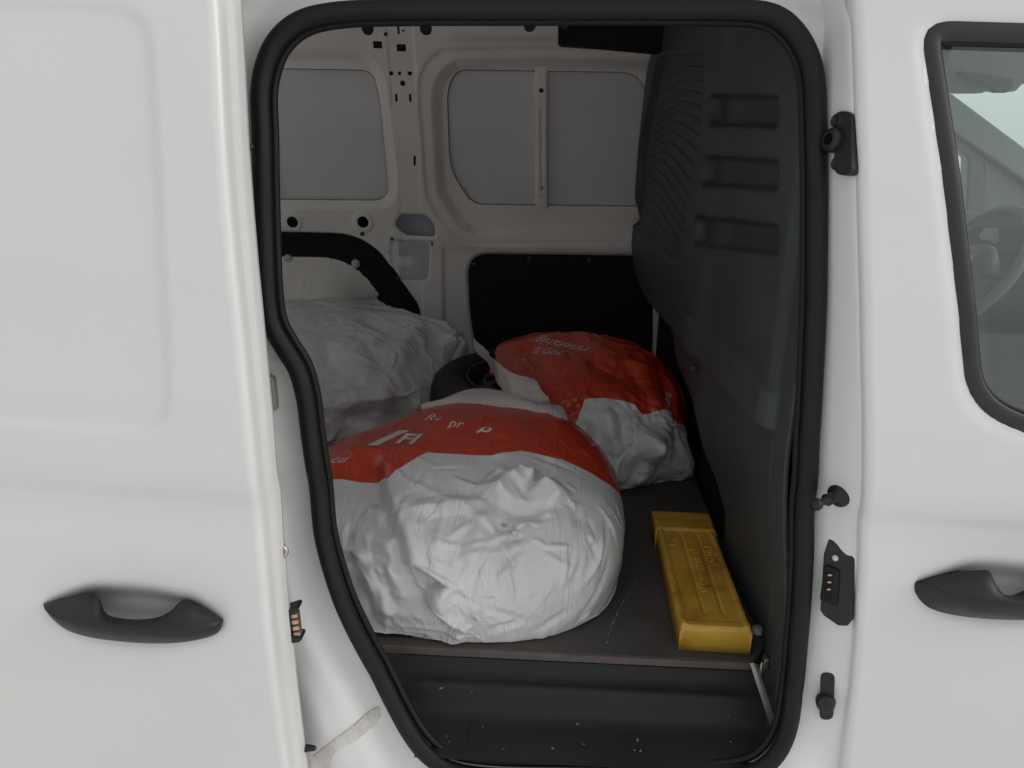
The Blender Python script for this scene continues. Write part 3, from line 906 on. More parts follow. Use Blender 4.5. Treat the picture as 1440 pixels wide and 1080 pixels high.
for k in range(4):
    x, y = 411 + 1.2 * k, 867.5 + 8.6 * k
    hb = np.array([edge_pt(a, b2, .050) for a, b2 in ((x - 3, y - 2.8), (x + 6, y - 3.4), (x + 7.5, y + 1.6), (x - 2, y + 3.0))])
    prism('contact_strip', hb, (0, .012, 0), COPPER, slide, .001)
hb = np.array([edge_pt(a, b2, .053) for a, b2 in ((406, 861), (420, 860), (424, 899), (407, 902))])
prism('contact_back', hb, (0, .006, 0), mat('dark_copper', (.10, .06, .05), .6), slide, .001)

# --- front door
bow_dx = at_y(1285, 818, Yo) - at_y(61, 849, Yslide)
bowl_f_p = np.array([p + bow_dx for p in bowl_p])
bowl_f = sd_poly(smooth_loop(bowl_f_p[:, [0, 2]], True, 4))
wpx = [(1293, 31), (1760, 45), (1800, 660), (1470, 622), (1362, 575)]
wq = np.array([at_y(x, y, Yo) for x, y in wpx])
wl = round_poly(wq[:, [0, 2]], [.040, .12, .12, .10, .060], 10)
_s = np.r_[0, np.cumsum(np.linalg.norm(np.diff(np.r_[wl, wl[:1]], axis=0), axis=1))]
_t = np.linspace(0, _s[-1], 160, endpoint=False); _w = np.r_[wl, wl[:1]]
wl = np.c_[np.interp(_t, _s, _w[:, 0]), np.zeros(160), np.interp(_t, _s, _w[:, 1])]
wl[:, 1] = Yo(wl[:, 2])
sd_win = sd_poly(wl[:, [0, 2]])
def front_pos(S, Z):
    Xe = Xfront(Z)
    X = np.where(S > SR, Xe + S, np.where(S > SR - SR * np.pi / 2, Xe + SR - SR * np.sin(np.clip((SR - S) / SR, 0, np.pi / 2)), Xe))
    arc = np.where(S > SR, 0, SR * (1 - np.cos(np.clip((SR - S) / SR, 0, np.pi / 2))))
    ret = np.maximum(0, SR - S - SR * np.pi / 2)
    return X, Yskin(X, Z) + arc + ret + door_relief(X, Z, None, bowl_f) + .004 * sst(-sd_win(X, Z), -.018, .0), Z
def win_trim(S, Z):
    return sd_win(Xfront(Z) + S, Z) + .004
fdoor = sheet('front_door', (-.022, 1.30), (.22, 1.70), .0065, front_pos, [win_trim], PAINT, van, solid=-.002)
tag(fdoor, 'white closed front passenger door with tinted window')
wl2 = wl.copy(); c0 = wl2.mean(0)
def inset(loop3, d, dy):
    L = loop3.copy(); t = np.roll(L, -1, 0) - np.roll(L, 1, 0)
    n = np.stack([t[:, 2], 0 * t[:, 0], -t[:, 0]], -1); n /= np.linalg.norm(n, axis=1, keepdims=True)
    a = np.sum(L[:, 0] * np.roll(L[:, 2], -1) - np.roll(L[:, 0], -1) * L[:, 2])
    n *= 1 if a < 0 else -1
    L = L + n * d; L[:, 1] = Yo(L[:, 2]) + dy
    return L
wseal = tube('window_seal', inset(wl, .009, .004), .0115, mat('window_rubber', (.018, .018, .0175), .5, bump=.1, bscale=500, var=.1), fdoor, True, prof=[(math.cos(a) * 1.0, math.sin(a) * .40) for a in np.linspace(0, 2 * np.pi, 16, endpoint=False)])
tube('seal_lip', inset(wl, .021, .010), .0035, RUBBER, wseal, True, seg=8)
sd_gl = sd_poly(inset(wl, .015, 0)[:, [0, 2]])
sheet('window_pane', (wl[:, 0].min(), wl[:, 0].max()), (wl[:, 2].min(), wl[:, 2].max()), .02,
      lambda U, V: (U, Yo(V) + .016, V), [lambda X, Z: -sd_gl(X, Z)], GLASS, fdoor)
fhandle = [o for o in slide.children if o.name.startswith('handle')][0]
h2 = fhandle.copy(); col.objects.link(h2); h2.parent = fdoor
h2.location = Vector(fhandle.location) + Vector(bow_dx)

# --- cab seen through the front window
YD = 2.44
def cab(name, px, Y, thick, material, parent=van, bev=.006):
    return prism(name, [at_y(x, y, Y) for x, y in px], thick, material, parent, bev)
pil = cab('front_pillar', [(1300, 118), (1338, 131), (1440, 207), (1600, 330), (1600, 372), (1440, 254), (1334, 180), (1300, 158)], YD, (0, .06, 0), CABLIGHT)
cab('window_frame', [(1300, 150), (1334, 181), (1372, 205), (1384, 226), (1388, 300), (1376, 330), (1358, 330), (1361, 250), (1362, 222), (1335, 200), (1300, 176)], YD + .02, (0, .05, 0), CABGREY)
cab('pillar_trim', [(1384, 222), (1440, 262), (1460, 275), (1460, 330), (1386, 330)], YD + .03, (0, .04, 0), CABLIGHT)
cab('mirror_housing', [(1325, 240), (1341, 241), (1359, 249), (1362, 300), (1325, 300)], YD + .22, (0, .1, 0), CABDARK)
cab('driver_door', [(1300, 288), (1392, 300), (1600, 300), (1600, 900), (1150, 900), (1150, 288)], YD + .01, (0, .05, 0), CABGREY)
cab('dashboard', [(1392, 305), (1412, 297), (1440, 298), (1640, 300), (1640, 720), (1440, 720), (1400, 560), (1385, 400)], 2.40, (.25, -1.3, 0), CABDARK)
cab('binnacle', [(1352, 318), (1390, 298), (1418, 300), (1440, 316), (1440, 345), (1400, 352), (1352, 345)], 2.36, (.10, -.10, 0), CABDARK)
cab('instrument_display', [(1377, 331), (1385, 320), (1404, 322), (1406, 340), (1400, 344), (1392, 338), (1379, 337)], 2.255, (0, .004, 0), CABGREY, bev=.001)
cab('roof_header', [(1290, 20), (1500, 20), (1500, 117), (1425, 119), (1415, 130), (1395, 131), (1380, 128), (1370, 132), (1338, 132), (1290, 118)], 2.38, (0, -.05, 0), CABGREY)
cab('sun_visor', [(1342, 100), (1375, 104), (1420, 112), (1422, 125), (1410, 131), (1395, 131), (1375, 118), (1345, 108)], 2.30, (0, -.02, 0), CABDARK)
cab('seat_pillar', [(1290, 20), (1345, 60), (1334, 95), (1331, 150), (1334, 210), (1345, 320), (1352, 400), (1362, 520), (1380, 640), (1250, 640), (1250, 20)], 1.06, (0, .03, 0), CABGREY)
swc = at_y(1362, 377, 2.12)
sw_ax = np.array([-.86, -.05, .50]); sw_ax /= np.linalg.norm(sw_ax)
e1 = np.cross(sw_ax, (0, 0, 1)); e1 /= np.linalg.norm(e1); e2 = np.cross(sw_ax, e1)
swp = np.array([swc + .178 * (e1 * math.cos(a) + e2 * math.sin(a)) for a in np.linspace(0, 2 * np.pi, 48, endpoint=False)])
sw = tube('steering_wheel', swp, .0135, CABGREY, van, True, 12, frame_up=sw_ax)
lathe('hub', [(.0005, .022), (.05, .020), (.07, .010), (.078, -.01), (.06, -.04)], swc, sw_ax, CABDARK, sw, 28)
for a in (math.pi * 0, math.pi, math.pi * .5):
    d = e1 * math.cos(a) + e2 * math.sin(a)
    pr = np.array([swc + d * .06 - sw_ax * .01, swc + d * .12 - sw_ax * .004, swc + d * .176])
    tube('spoke', pr, [.018, .014, .014], CABDARK, sw, seg=10, frame_up=sw_ax)
em = np.array([swc + sw_ax * .022 + .028 * (e1 * math.cos(a) + e2 * math.sin(a)) for a in np.linspace(0, 2 * np.pi, 32, endpoint=False)])
emb = tube('emblem', em, .0016, CHROME, sw, True, 6, frame_up=sw_ax)
upv = np.array([0, 0, 1.0]) - sw_ax * sw_ax[2]; upv /= np.linalg.norm(upv); rtv = np.cross(upv, sw_ax)
def estroke(pts):
    return tube('emblem_stroke', [swc + sw_ax * .022 + rtv * a + upv * b2 for a, b2 in pts], .0016, CHROME, sw, seg=6, frame_up=sw_ax)
estroke([(-.012, .025), (0, .003), (.012, .025)]); estroke([(-.024, .014), (-.010, -.024), (0, -.004), (.010, -.024), (.024, .014)])

# ------------------------------------------------------------------ tyre bags: crumpled plastic film over wheels
FLOOR_Z = .58
def hash3(i, j, k, seed):
    h = (i.astype(np.int64) * 73856093) ^ (j.astype(np.int64) * 19349663) ^ (k.astype(np.int64) * 83492791) ^ (seed * 2654435761)
    h = (h ^ (h >> 13)) * 1274126177
    h = h & 0x7fffffff
    h = (h ^ (h >> 16)) * 73244475 & 0x7fffffff
    return (h % 100003) / 100003.0 * 2 - 1

def facet(P, seed):
    """noise that is linear inside random tetrahedra: flat facets meeting in sharp creases"""
    r_ = np.random.default_rng(seed + 11)
    q, _ = np.linalg.qr(r_.normal(size=(3, 3)))
    P = P @ q + r_.uniform(-9, 9, 3)
    I = np.floor(P); f = P - I; I = I.astype(int)
    order = np.argsort(-f, axis=1)
    fs = np.take_along_axis(f, order, 1)
    c = I.copy()
    h0 = hash3(c[:, 0], c[:, 1], c[:, 2], seed)
    out = h0 * (1 - fs[:, 0])
    rows = np.arange(len(P))
    for k in range(3):
        c = c.copy(); c[rows, order[:, k]] += 1
        nxt = fs[:, k + 1] if k < 2 else 0.0
        out = out + hash3(c[:, 0], c[:, 1], c[:, 2], seed) * (fs[:, k] - nxt)
    return out

def waves(P, scale, seed):
    """smooth noise made of random plane waves, scale in cycles per metre"""
    r_ = np.random.default_rng(seed); out = np.zeros(len(P))
    for _ in range(10):
        d = r_.normal(size=3); d /= np.linalg.norm(d)
        out += np.sin(P @ d * scale * 6.283 * r_.uniform(.5, 1.5) + r_.uniform(0, 6.283))
    return out / 3.2

def warp(P, scale, amp, seed):
    return P + amp * np.stack([waves(P, scale, seed + k) for k in range(3)], -1)

def dome_mesh(n):
    """sphere of quads without poles, open underneath"""
    g_ = np.tan(np.linspace(-1, 1, n + 1) * np.pi / 4)
    A, B_ = np.meshgrid(g_, g_, indexing='ij'); one = np.ones_like(A)
    blocks = []; F = []; off = 0
    idx = np.arange((n + 1) ** 2).reshape(n + 1, n + 1)
    q = np.stack([idx[:-1, :-1], idx[1:, :-1], idx[1:, 1:], idx[:-1, 1:]], -1).reshape(-1, 4)
    for ax, sg in ((0, 1), (0, -1), (1, 1), (1, -1), (2, 1)):
        p = np.zeros(A.shape + (3,)); p[..., ax] = sg * one; p[..., (ax + 1) % 3] = A; p[..., (ax + 2) % 3] = B_
        blocks.append(p.reshape(-1, 3)); F.append((q if sg > 0 else q[:, ::-1]) + off); off += p.size // 3
    V = np.concatenate(blocks); F = np.concatenate(F)
    key = np.round(V * 1e5).astype(np.int64)
    _, first, inv = np.unique(key, axis=0, return_index=True, return_inverse=True)
    inv = np.asarray(inv).reshape(-1)
    V = V[first]; F = inv[F]
    return V / np.linalg.norm(V, axis=1, keepdims=True), F

class Shape:
    """superellipsoid lying on the floor, optionally tilted"""
    def __init__(s, c, r, p=3.0, tilt=(0, 0, 0)):
        s.c = np.array(c, float); s.r = np.array(r, float); s.p = p
        s.R = np.array(Matrix.Rotation(tilt[2], 3, 'Z') @ Matrix.Rotation(tilt[1], 3, 'Y') @ Matrix.Rotation(tilt[0], 3, 'X'))
    def surf(s, N):
        q = N / (np.abs(N) ** s.p).sum(1, keepdims=True) ** (1 / s.p)
        return (q * s.r) @ s.R.T + s.c

def normals(V, F):
    n = np.cross(V[F[:, 2]] - V[F[:, 0]], V[F[:, 3]] - V[F[:, 1]])
    out = np.zeros_like(V)
    for k in range(4):
        for a in range(3):
            out[:, a] += np.bincount(F[:, k], n[:, a], len(V))
    return out / np.maximum(np.linalg.norm(out, axis=1, keepdims=True), 1e-12)

def fold(P, a, b, w, h, sharp=1.0, taper=.25):
    """tent-shaped fold along the segment a-b: height h, half width w"""
    a = np.asarray(a, float); b = np.asarray(b, float); ab = b - a
    t = np.clip(((P - a) @ ab) / (ab @ ab), 0, 1)
    d = np.linalg.norm(P - a - t[:, None] * ab, axis=1)
    x = np.clip(1 - d / w, 0, 1)
    prof = x ** sharp
    return h * prof * sst(t, 0, taper) * sst(-t, -1, -1 + taper)

def radial(P, c, n0, count, seed, r0, r1, amp):
    """gathers that run out from a pinched spot c"""
    n0 = np.asarray(n0, float); n0 /= np.linalg.norm(n0)
    e = np.cross(n0, (.3, .9, .2)); e /= np.linalg.norm(e); f = np.cross(n0, e)
    d = P - np.asarray(c); x, y = d @ e, d @ f
    r = np.sqrt(x * x + y * y) + 1e-6; th = np.arctan2(y, x) + 1.8 * (r - .1)
    q = np.stack([np.cos(th) * count, np.sin(th) * count, np.log(r) * 1.3], -1)
    return amp * facet(q, seed) * sst(r, r0 * .2, r0) * sst(-r, -r1, -r1 * .35)

def ridges(P, seed, w):
    """thin sharp crests along the zero lines of a faceted field"""
    return np.clip(1 - np.abs(facet(P, seed)) / w, 0, 1)

def crumple(V, n, seed, big=.012, mid=.005, fine=.0014, crest=.004, flow=(1, 0, 0), stretch=2.2):
    fl_ = np.asarray(flow, float); fl_ /= np.linalg.norm(fl_)
    A = V - np.outer(V @ fl_, fl_) * (1 - 1 / stretch)           # longer along the pull of the film
    w1 = warp(V, 4, .020, seed); w2 = warp(A, 9, .010, seed + 20)
    d = big * facet(w1 / .13, seed + 1) + mid * facet(w2 / .050, seed + 2) + fine * facet(w2 / .017, seed + 3)
    gate = sst(waves(V, 4, seed + 7), -.3, .8)
    d += crest * ridges(w2 / .085, seed + 4, .10) * gate
    d += crest * .45 * ridges(warp(A, 14, .006, seed + 31) / .036, seed + 5, .14) * sst(waves(V, 5, seed + 8), -.2, .9)
    return d

def thin_folds(V, pts, dirs, seed, h=(.0015, .004), w=(.008, .013), length=(.04, .13)):
    """many small sharp creases through the given points"""
    r_ = np.random.default_rng(seed); d = np.zeros(len(V))
    for p, t in zip(pts, dirs):
        t = t + r_.normal(0, .35, 3); t /= np.linalg.norm(t); L = r_.uniform(*length)
        m = np.linalg.norm(V - p, axis=1) < L * .75
        d[m] += fold(V[m], p - t * L / 2, p + t * L / 2, r_.uniform(*w), r_.uniform(*h) * r_.choice([1, 1, -.8]), 1.0, .4)
    return d
def seen_points(bvh, x0, x1, y0, y1, count, seed):
    r_ = np.random.default_rng(seed); out = []
    while len(out) < count:
        q = hit(bvh, r_.uniform(x0, x1), r_.uniform(y0, y1))[0]
        out.append(q if q is not None else np.array([9, 9, 9.0]))
    return np.array(out)

def bag_material(name, band=True, tint=(.82, .83, .84)):
    m = bpy.data.materials.new(name); m.use_nodes = True
    nt = m.node_tree; b = nt.nodes['Principled BSDF']; out = nt.nodes['Material Output']
    L = nt.links
    tc = nt.nodes.new('ShaderNodeTexCoord')
    nz = nt.nodes.new('ShaderNodeTexNoise'); nz.inputs['Scale'].default_value = 9; nz.inputs['Detail'].default_value = 5
    L.new(tc.outputs['Object'], nz.inputs['Vector'])
    cr = nt.nodes.new('ShaderNodeMapRange'); cr.inputs['From Min'].default_value = .3; cr.inputs['From Max'].default_value = .75
    cr.inputs['To Min'].default_value = .90; cr.inputs['To Max'].default_value = 1.04
    L.new(nz.outputs['Fac'], cr.inputs['Value'])
    # faint brown dirt
    nd = nt.nodes.new('ShaderNodeTexNoise'); nd.inputs['Scale'].default_value = 16; nd.inputs['Detail'].default_value = 10; nd.inputs['Roughness'].default_value = .75
    L.new(tc.outputs['Object'], nd.inputs['Vector'])
    dr = nt.nodes.new('ShaderNodeMapRange'); dr.inputs['From Min'].default_value = .60; dr.inputs['From Max'].default_value = .80; dr.inputs['To Max'].default_value = .5
    L.new(nd.outputs['Fac'], dr.inputs['Value'])
    mw = nt.nodes.new('ShaderNodeMix'); mw.data_type = 'RGBA'
    mw.inputs[6].default_value = (*tint, 1); mw.inputs[7].default_value = (.46, .36, .28, 1)
    sa = nt.nodes.new('ShaderNodeAttribute'); sa.attribute_name = 'stain'
    mxs = nt.nodes.new('ShaderNodeMath'); mxs.operation = 'MAXIMUM'
    L.new(dr.outputs[0], mxs.inputs[0]); L.new(sa.outputs['Fac'], mxs.inputs[1])
    L.new(mxs.outputs[0], mw.inputs[0])
    mm = nt.nodes.new('ShaderNodeMix'); mm.data_type = 'RGBA'; mm.blend_type = 'MULTIPLY'; mm.inputs[0].default_value = 1
    L.new(mw.outputs[2], mm.inputs[6]); L.new(cr.outputs[0], mm.inputs[7])
    colour = mm.outputs[2]
    if band:
        at = nt.nodes.new('ShaderNodeAttribute'); at.attribute_name = 'print_band'
        gt = nt.nodes.new('ShaderNodeMapRange'); gt.inputs['From Min'].default_value = -.0006; gt.inputs['From Max'].default_value = .0006
        L.new(at.outputs['Fac'], gt.inputs['Value'])
        red = nt.nodes.new('ShaderNodeMix'); red.data_type = 'RGBA'; red.blend_type = 'MULTIPLY'; red.inputs[0].default_value = 1
        red.inputs[6].default_value = (.66, .056, .021, 1); L.new(cr.outputs[0], red.inputs[7])
        mb = nt.nodes.new('ShaderNodeMix'); mb.data_type = 'RGBA'
        L.new(gt.outputs[0], mb.inputs[0]); L.new(colour, mb.inputs[6]); L.new(red.outputs[2], mb.inputs[7])
        colour = mb.outputs[2]
    L.new(colour, b.inputs['Base Color'])
    b.inputs['Roughness'].default_value = .33
    b.inputs['Coat Weight'].default_value = .45; b.inputs['Coat Roughness'].default_value = .16
    b.inputs['Specular IOR Level'].default_value = .5
    # fine creases
    mp = nt.nodes.new('ShaderNodeMapping'); mp.inputs['Rotation'].default_value = (.3, .5, .6); mp.inputs['Scale'].default_value = (1, 2.2, 1.3)
    L.new(tc.outputs['Object'], mp.inputs['Vector'])
    n1 = nt.nodes.new('ShaderNodeTexNoise'); n1.inputs['Scale'].default_value = 26; n1.inputs['Detail'].default_value = 4; n1.inputs['Distortion'].default_value = 1.2
    L.new(mp.outputs[0], n1.inputs['Vector'])
    v1 = nt.nodes.new('ShaderNodeTexVoronoi'); v1.feature = 'DISTANCE_TO_EDGE'; v1.inputs['Scale'].default_value = 26
    wv = nt.nodes.new('ShaderNodeMix'); wv.data_type = 'RGBA'; wv.inputs[0].default_value = .08
    L.new(mp.outputs[0], wv.inputs[6]); L.new(n1.outputs['Color'], wv.inputs[7]); L.new(wv.outputs[2], v1.inputs['Vector'])
    vr = nt.nodes.new('ShaderNodeMapRange'); vr.inputs['From Max'].default_value = .12
    L.new(v1.outputs['Distance'], vr.inputs['Value'])
    ad = nt.nodes.new('ShaderNodeMath'); ad.operation = 'MULTIPLY_ADD'; ad.inputs[1].default_value = .10
    L.new(vr.outputs[0], ad.inputs[0]); L.new(n1.outputs['Fac'], ad.inputs[2])
    bp = nt.nodes.new('ShaderNodeBump'); bp.inputs['Strength'].default_value = .5; bp.inputs['Distance'].default_value = .0035
    lowb = nt.nodes.new('ShaderNodeMath'); lowb.operation = 'MULTIPLY'; lowb.inputs[1].default_value = .45; L.new(ad.outputs[0], lowb.inputs[0])
    hsum = lowb.outputs[0]
    for rot, sc_, mseed, amt in (((.2, .5, .9), (44, 5, 16), 1.0, .8), ((.9, -.3, -.5), (38, 6, 14), 5.0, .7)):
        m2 = nt.nodes.new('ShaderNodeMapping'); m2.inputs['Rotation'].default_value = rot; m2.inputs['Scale'].default_value = sc_
        L.new(tc.outputs['Object'], m2.inputs['Vector'])
        s1 = nt.nodes.new('ShaderNodeTexNoise'); s1.inputs['Scale'].default_value = 1.0; s1.inputs['Detail'].default_value = 2; s1.inputs['Distortion'].default_value = .6
        L.new(m2.outputs[0], s1.inputs['Vector'])
        sb = nt.nodes.new('ShaderNodeMath'); sb.operation = 'SUBTRACT'; sb.inputs[1].default_value = .5; L.new(s1.outputs['Fac'], sb.inputs[0])
        ab = nt.nodes.new('ShaderNodeMath'); ab.operation = 'ABSOLUTE'; L.new(sb.outputs[0], ab.inputs[0])
        rg = nt.nodes.new('ShaderNodeMapRange'); rg.inputs['From Min'].default_value = 0; rg.inputs['From Max'].default_value = .09; rg.inputs['To Min'].default_value = 1; rg.inputs['To Max'].default_value = 0
        L.new(ab.outputs[0], rg.inputs['Value'])
        mk = nt.nodes.new('ShaderNodeTexNoise'); mk.inputs['Scale'].default_value = 7 + mseed; mk.inputs['Detail'].default_value = 2
        L.new(tc.outputs['Object'], mk.inputs['Vector'])
        mkr = nt.nodes.new('ShaderNodeMapRange'); mkr.inputs['From Min'].default_value = .48; mkr.inputs['From Max'].default_value = .66; mkr.inputs['To Max'].default_value = amt
        L.new(mk.outputs['Fac'], mkr.inputs['Value'])
        ml = nt.nodes.new('ShaderNodeMath'); ml.operation = 'MULTIPLY_ADD'; L.new(rg.outputs[0], ml.inputs[0]); L.new(mkr.outputs[0], ml.inputs[1]); L.new(hsum, ml.inputs[2])
        hsum = ml.outputs[0]
    L.new(hsum, bp.inputs['Height']); L.new(bp.outputs[0], b.inputs['Normal'])
    # thin film: some light comes through
    tl = nt.nodes.new('ShaderNodeBsdfTranslucent'); L.new(colour, tl.inputs['Color']); L.new(bp.outputs[0], tl.inputs['Normal'])
    mx = nt.nodes.new('ShaderNodeMixShader'); mx.inputs[0].default_value = .16
    L.new(b.outputs[0], mx.inputs[1]); L.new(tl.outputs[0], mx.inputs[2]); L.new(mx.outputs[0], out.inputs['Surface'])
    return m
BAG = bag_material('bag_film_printed')
BAGPLAIN = bag_material('bag_film_plain', False)
FLAP = bag_material('bag_film_rim', False, (.68, .62, .61))
INK = mat('white_print', (.62, .61, .60), .4)
PEN = mat('white_pen', (.66, .60, .57), .5)

def bvh_of(V, F):
    return BVHTree.FromPolygons([tuple(v) for v in V], [tuple(map(int, f)) for f in F])
def hit(bvh, px, py, push=0.0):
    d = Vector(ray(px, py)).normalized()
    loc, nor, i, dist = bvh.ray_cast(Vector(CAM), d)
    if loc is None:
        return None, None
    if nor.dot(d) > 0: nor = -nor
    return np.array(loc), np.array(nor)

def make_bag(name, V, F, base, material, label, band=None, group='plastic bags in the load space', keep=None):
    if keep is not None:
        F = F[keep(V[F].mean(1))]
        used = np.unique(F); remap = np.full(len(V), -1); remap[used] = np.arange(len(used))
        V = V[used]; F = remap[F]
        if band is not None: band = band[used]
    ob = add_obj(name, V, F, material, origin=base)
    tag(ob, label, 'bag', group)
    if band is not None:
        a = ob.data.attributes.new('print_band', 'FLOAT', 'POINT'); a.data.foreach_set('value', band.astype(np.float32))
    return ob, V, F

def print_text(body, px, py, height, ang, parent, bvh, material, shear=0.0, name='printed_text', lift=.0012, stroke=0.0, width=1.0):
    """lettering laid on the film: flat text cut into small faces and dropped onto the surface"""
    p, nor = hit(bvh, px, py)
    if p is None:
        return None
    cu = bpy.data.curves.new('t', 'FONT'); cu.body = body; cu.size = 1.0; cu.align_x = 'CENTER'; cu.align_y = 'CENTER'; cu.shear = shear
    cu.offset = stroke; cu.resolution_u = 3
    tob = bpy.data.objects.new('t', cu); col.objects.link(tob)
    bpy.context.view_layer.update()
    dg = bpy.context.evaluated_depsgraph_get()
    me = bpy.data.meshes.new_from_object(tob.evaluated_get(dg))
    bpy.data.objects.remove(tob); bpy.data.curves.remove(cu)
    bm = bmesh.new(); bm.from_mesh(me)
    sx = height * 1.4 * width; sy = height * 1.4
    for v in bm.verts: v.co = Vector((v.co.x * sx, v.co.y * sy, 0))
    for axis in (0, 1):
        lo = min(v.co[axis] for v in bm.verts); hi = max(v.co[axis] for v in bm.verts)
        k = lo + .004
        while k < hi:
            co = Vector((0, 0, 0)); co[axis] = k; no = Vector((0, 0, 0)); no[axis] = 1
            bmesh.ops.bisect_plane(bm, geom=bm.verts[:] + bm.edges[:] + bm.faces[:], plane_co=co, plane_no=no)
            k += .005
    n_ = Vector(nor) * .5 + Vector(-fw) * .5; n_.normalize()
    x_ = Vector(rt) - n_ * n_.dot(Vector(rt)); x_.normalize(); y_ = n_.cross(x_)
    ca, sa = math.cos(ang), math.sin(ang)
    ok = True
    for v in bm.verts:
        a, b2 = v.co.x * ca - v.co.y * sa, v.co.x * sa + v.co.y * ca
        q = Vector(p) + x_ * a + y_ * b2
        loc, no, i, dist = bvh.ray_cast(q + n_ * .06, -n_, .16)
        if loc is None:
            loc = q; no = n_
        v.co = loc + n_ * lift
    bm.to_mesh(me); bm.free()
    ob = bpy.data.objects.new(name, me); col.objects.link(ob); me.materials.clear(); me.materials.append(material)
    o3 = Vector(p); me.transform(Matrix.Translation(-o3)); ob.location = o3
    set_parent(ob, parent)
    return ob

def ground_clip(V):
    V[:, 2] = np.maximum(V[:, 2], FLOOR_Z + .0025 + 0 * V[:, 2])
    return V

# ---- front bag
N0, F0 = dome_mesh(150)
N1, F1_ = dome_mesh(200)
S1 = Shape((-.172, 1.393, .655), (.342, .312, .180), 2.8, (R(8), 0, 0))
V = S1.surf(N1)
V[:, 2] -= .075 * sst(-V[:, 0], .16, .44) * sst(V[:, 1], 1.30, 1.62)          # slack shoulder at the far left
V = ground_clip(V); n = normals(V, F1_); bv = bvh_of(V, F1_)
def H(px, py, b_=None):
    q = hit(b_ or bv, px, py)[0]
    return q if q is not None else np.array((b_ or bv).find_nearest(Vector(at_z(px, py, .74)))[0])
d = crumple(V, n, 3, .0080, .0008, .0002, .0040, (.7, -.5, -.4), 2.6)
knot = H(712, 742)
# left flank hangs lower than the drum of the wheel, with a sharp step between
cr = np.array([H(x, y) for x, y in ((536, 640), (545, 674), (556, 725), (580, 795), (606, 850), (632, 884))]); o = np.argsort(cr[:, 1])
side = V[:, 0] - np.interp(V[:, 1], cr[o, 1], cr[o, 0]) + .008 * waves(V, 5, 77)
d -= (.008 + .022 * sst(V[:, 2], FLOOR_Z + .01, FLOOR_Z + .10)) * sst(-side, -.004, .020) * sst(-V[:, 1], -cr[:, 1].max() - .03, -cr[:, 1].max() + .05)
d += .007 * np.exp(-((side - .012) / .012) ** 2) * sst(-V[:, 1], -cr[:, 1].max(), -cr[:, 1].max() + .06)
# stiff bright peak above the knot, made of straight-sided pleats
pk = [H(x, y) for x, y in ((690, 704), (722, 664), (752, 676), (792, 712))]
d += fold(V, pk[0], pk[1], .040, .030, 1.0, .3) + fold(V, pk[1], pk[2], .038, .026, 1.0, .2) + fold(V, pk[2], pk[3], .040, .026, 1.0, .3)
d -= fold(V, H(700, 712), H(775, 722), .022, .014, 1.0, .3)
d += fold(V, H(560, 722), H(702, 702), .022, .010)
d += fold(V, H(690, 710), H(655, 800), .022, .010) + fold(V, H(606, 740), H(625, 868), .030, .010)
for (xa, ya, xb_, yb_) in ((495, 760, 520, 850), (510, 790, 545, 880), (480, 735, 560, 770), (530, 780, 575, 860), (505, 700, 545, 720)):
    d += fold(V, H(xa, ya), H(xb_, yb_), .024, .011)
q = seen_points(bv, 560, 860, 640, 890, 70, 4); dr = np.cross(q - knot, (0, -.7, .7)); rr_ = np.linalg.norm(q - knot, axis=1)
dirs = np.where((rr_ > .11)[:, None], dr, q - knot); dirs /= np.maximum(np.linalg.norm(dirs, axis=1, keepdims=True), 1e-6)
d += thin_folds(V, q, dirs, 8, (.002, .0055), (.0065, .012), (.06, .24))
q = seen_points(bv, 470, 560, 680, 890, 45, 6); d += thin_folds(V, q, np.tile(np.array([.35, -.75, -.5]), (len(q), 1)), 9)
q = seen_points(bv, 480, 840, 580, 640, 50, 7); d += thin_folds(V, q, np.tile(np.array([.8, .3, .1]), (len(q), 1)), 10)
d -= .008 * np.exp(-((V - knot) ** 2).sum(1) / .022 ** 2)
d += .007 * facet(V / .016, 99) * np.exp(-((V - H(718, 740)) ** 2).sum(1) / .040 ** 2)
V = ground_clip(V + n * d[:, None])
bl_px = [(380, 668), (460, 664), (520, 668), (547, 674), (570, 655), (600, 637), (690, 642), (733, 632), (790, 643), (850, 676), (900, 690)]
bl = np.array([H(min(max(x, 480), 845), y) for x, y in bl_px])
bl[0, 0] = -.5; bl[1, 0] = -.36; bl[-1, 0] = .4
yb = np.interp(V[:, 0], bl[:, 0], bl[:, 1])
zb_ = np.interp(V[:, 0], bl[:, 0], bl[:, 2])
band = .75 * (V[:, 1] - yb) + .65 * (V[:, 2] - zb_) + .003 * waves(V, 9, 3)
lab1 = 'large white plastic bag with red printed band at the front, beside the yellow box'
bag1, V1, F1 = make_bag('plastic_bag', V, F1_, (-.172, 1.395, FLOOR_Z), BAG, lab1, band)
b1 = bvh_of(V1, F1)
st_ = np.zeros(len(V1))
for x, y, w in ((722, 748, .012), (742, 741, .008), (708, 738, .007), (668, 868, .010), (492, 780, .010)):
    st_ += np.exp(-((V1 - H(x, y, b1)) ** 2).sum(1) / w ** 2) * .9
st_ *= sst(facet(V1 / .006, 5) + .3, -.2, .6)
at_ = bag1.data.attributes.new('stain', 'FLOAT', 'POINT'); at_.data.foreach_set('value', np.clip(st_, 0, .8).astype(np.float32))
print_text('FI', 572, 618, .040, R(-6), bag1, b1, INK, .25, stroke=.03)
print_text('▮', 543, 614, .044, R(-10), bag1, b1, INK, .55, width=1.2)
print_text('Re', 610, 588, .026, R(-16), bag1, b1, PEN, .2, name='pen_writing')
print_text('pr', 640, 596, .022, R(-10), bag1, b1, PEN, .3, name='pen_writing')
print_text('p', 684, 602, .030, R(-30), bag1, b1, INK, .2, stroke=.02)
print_text('cur', 478, 646, .018, R(-4), bag1, b1, INK, .3)

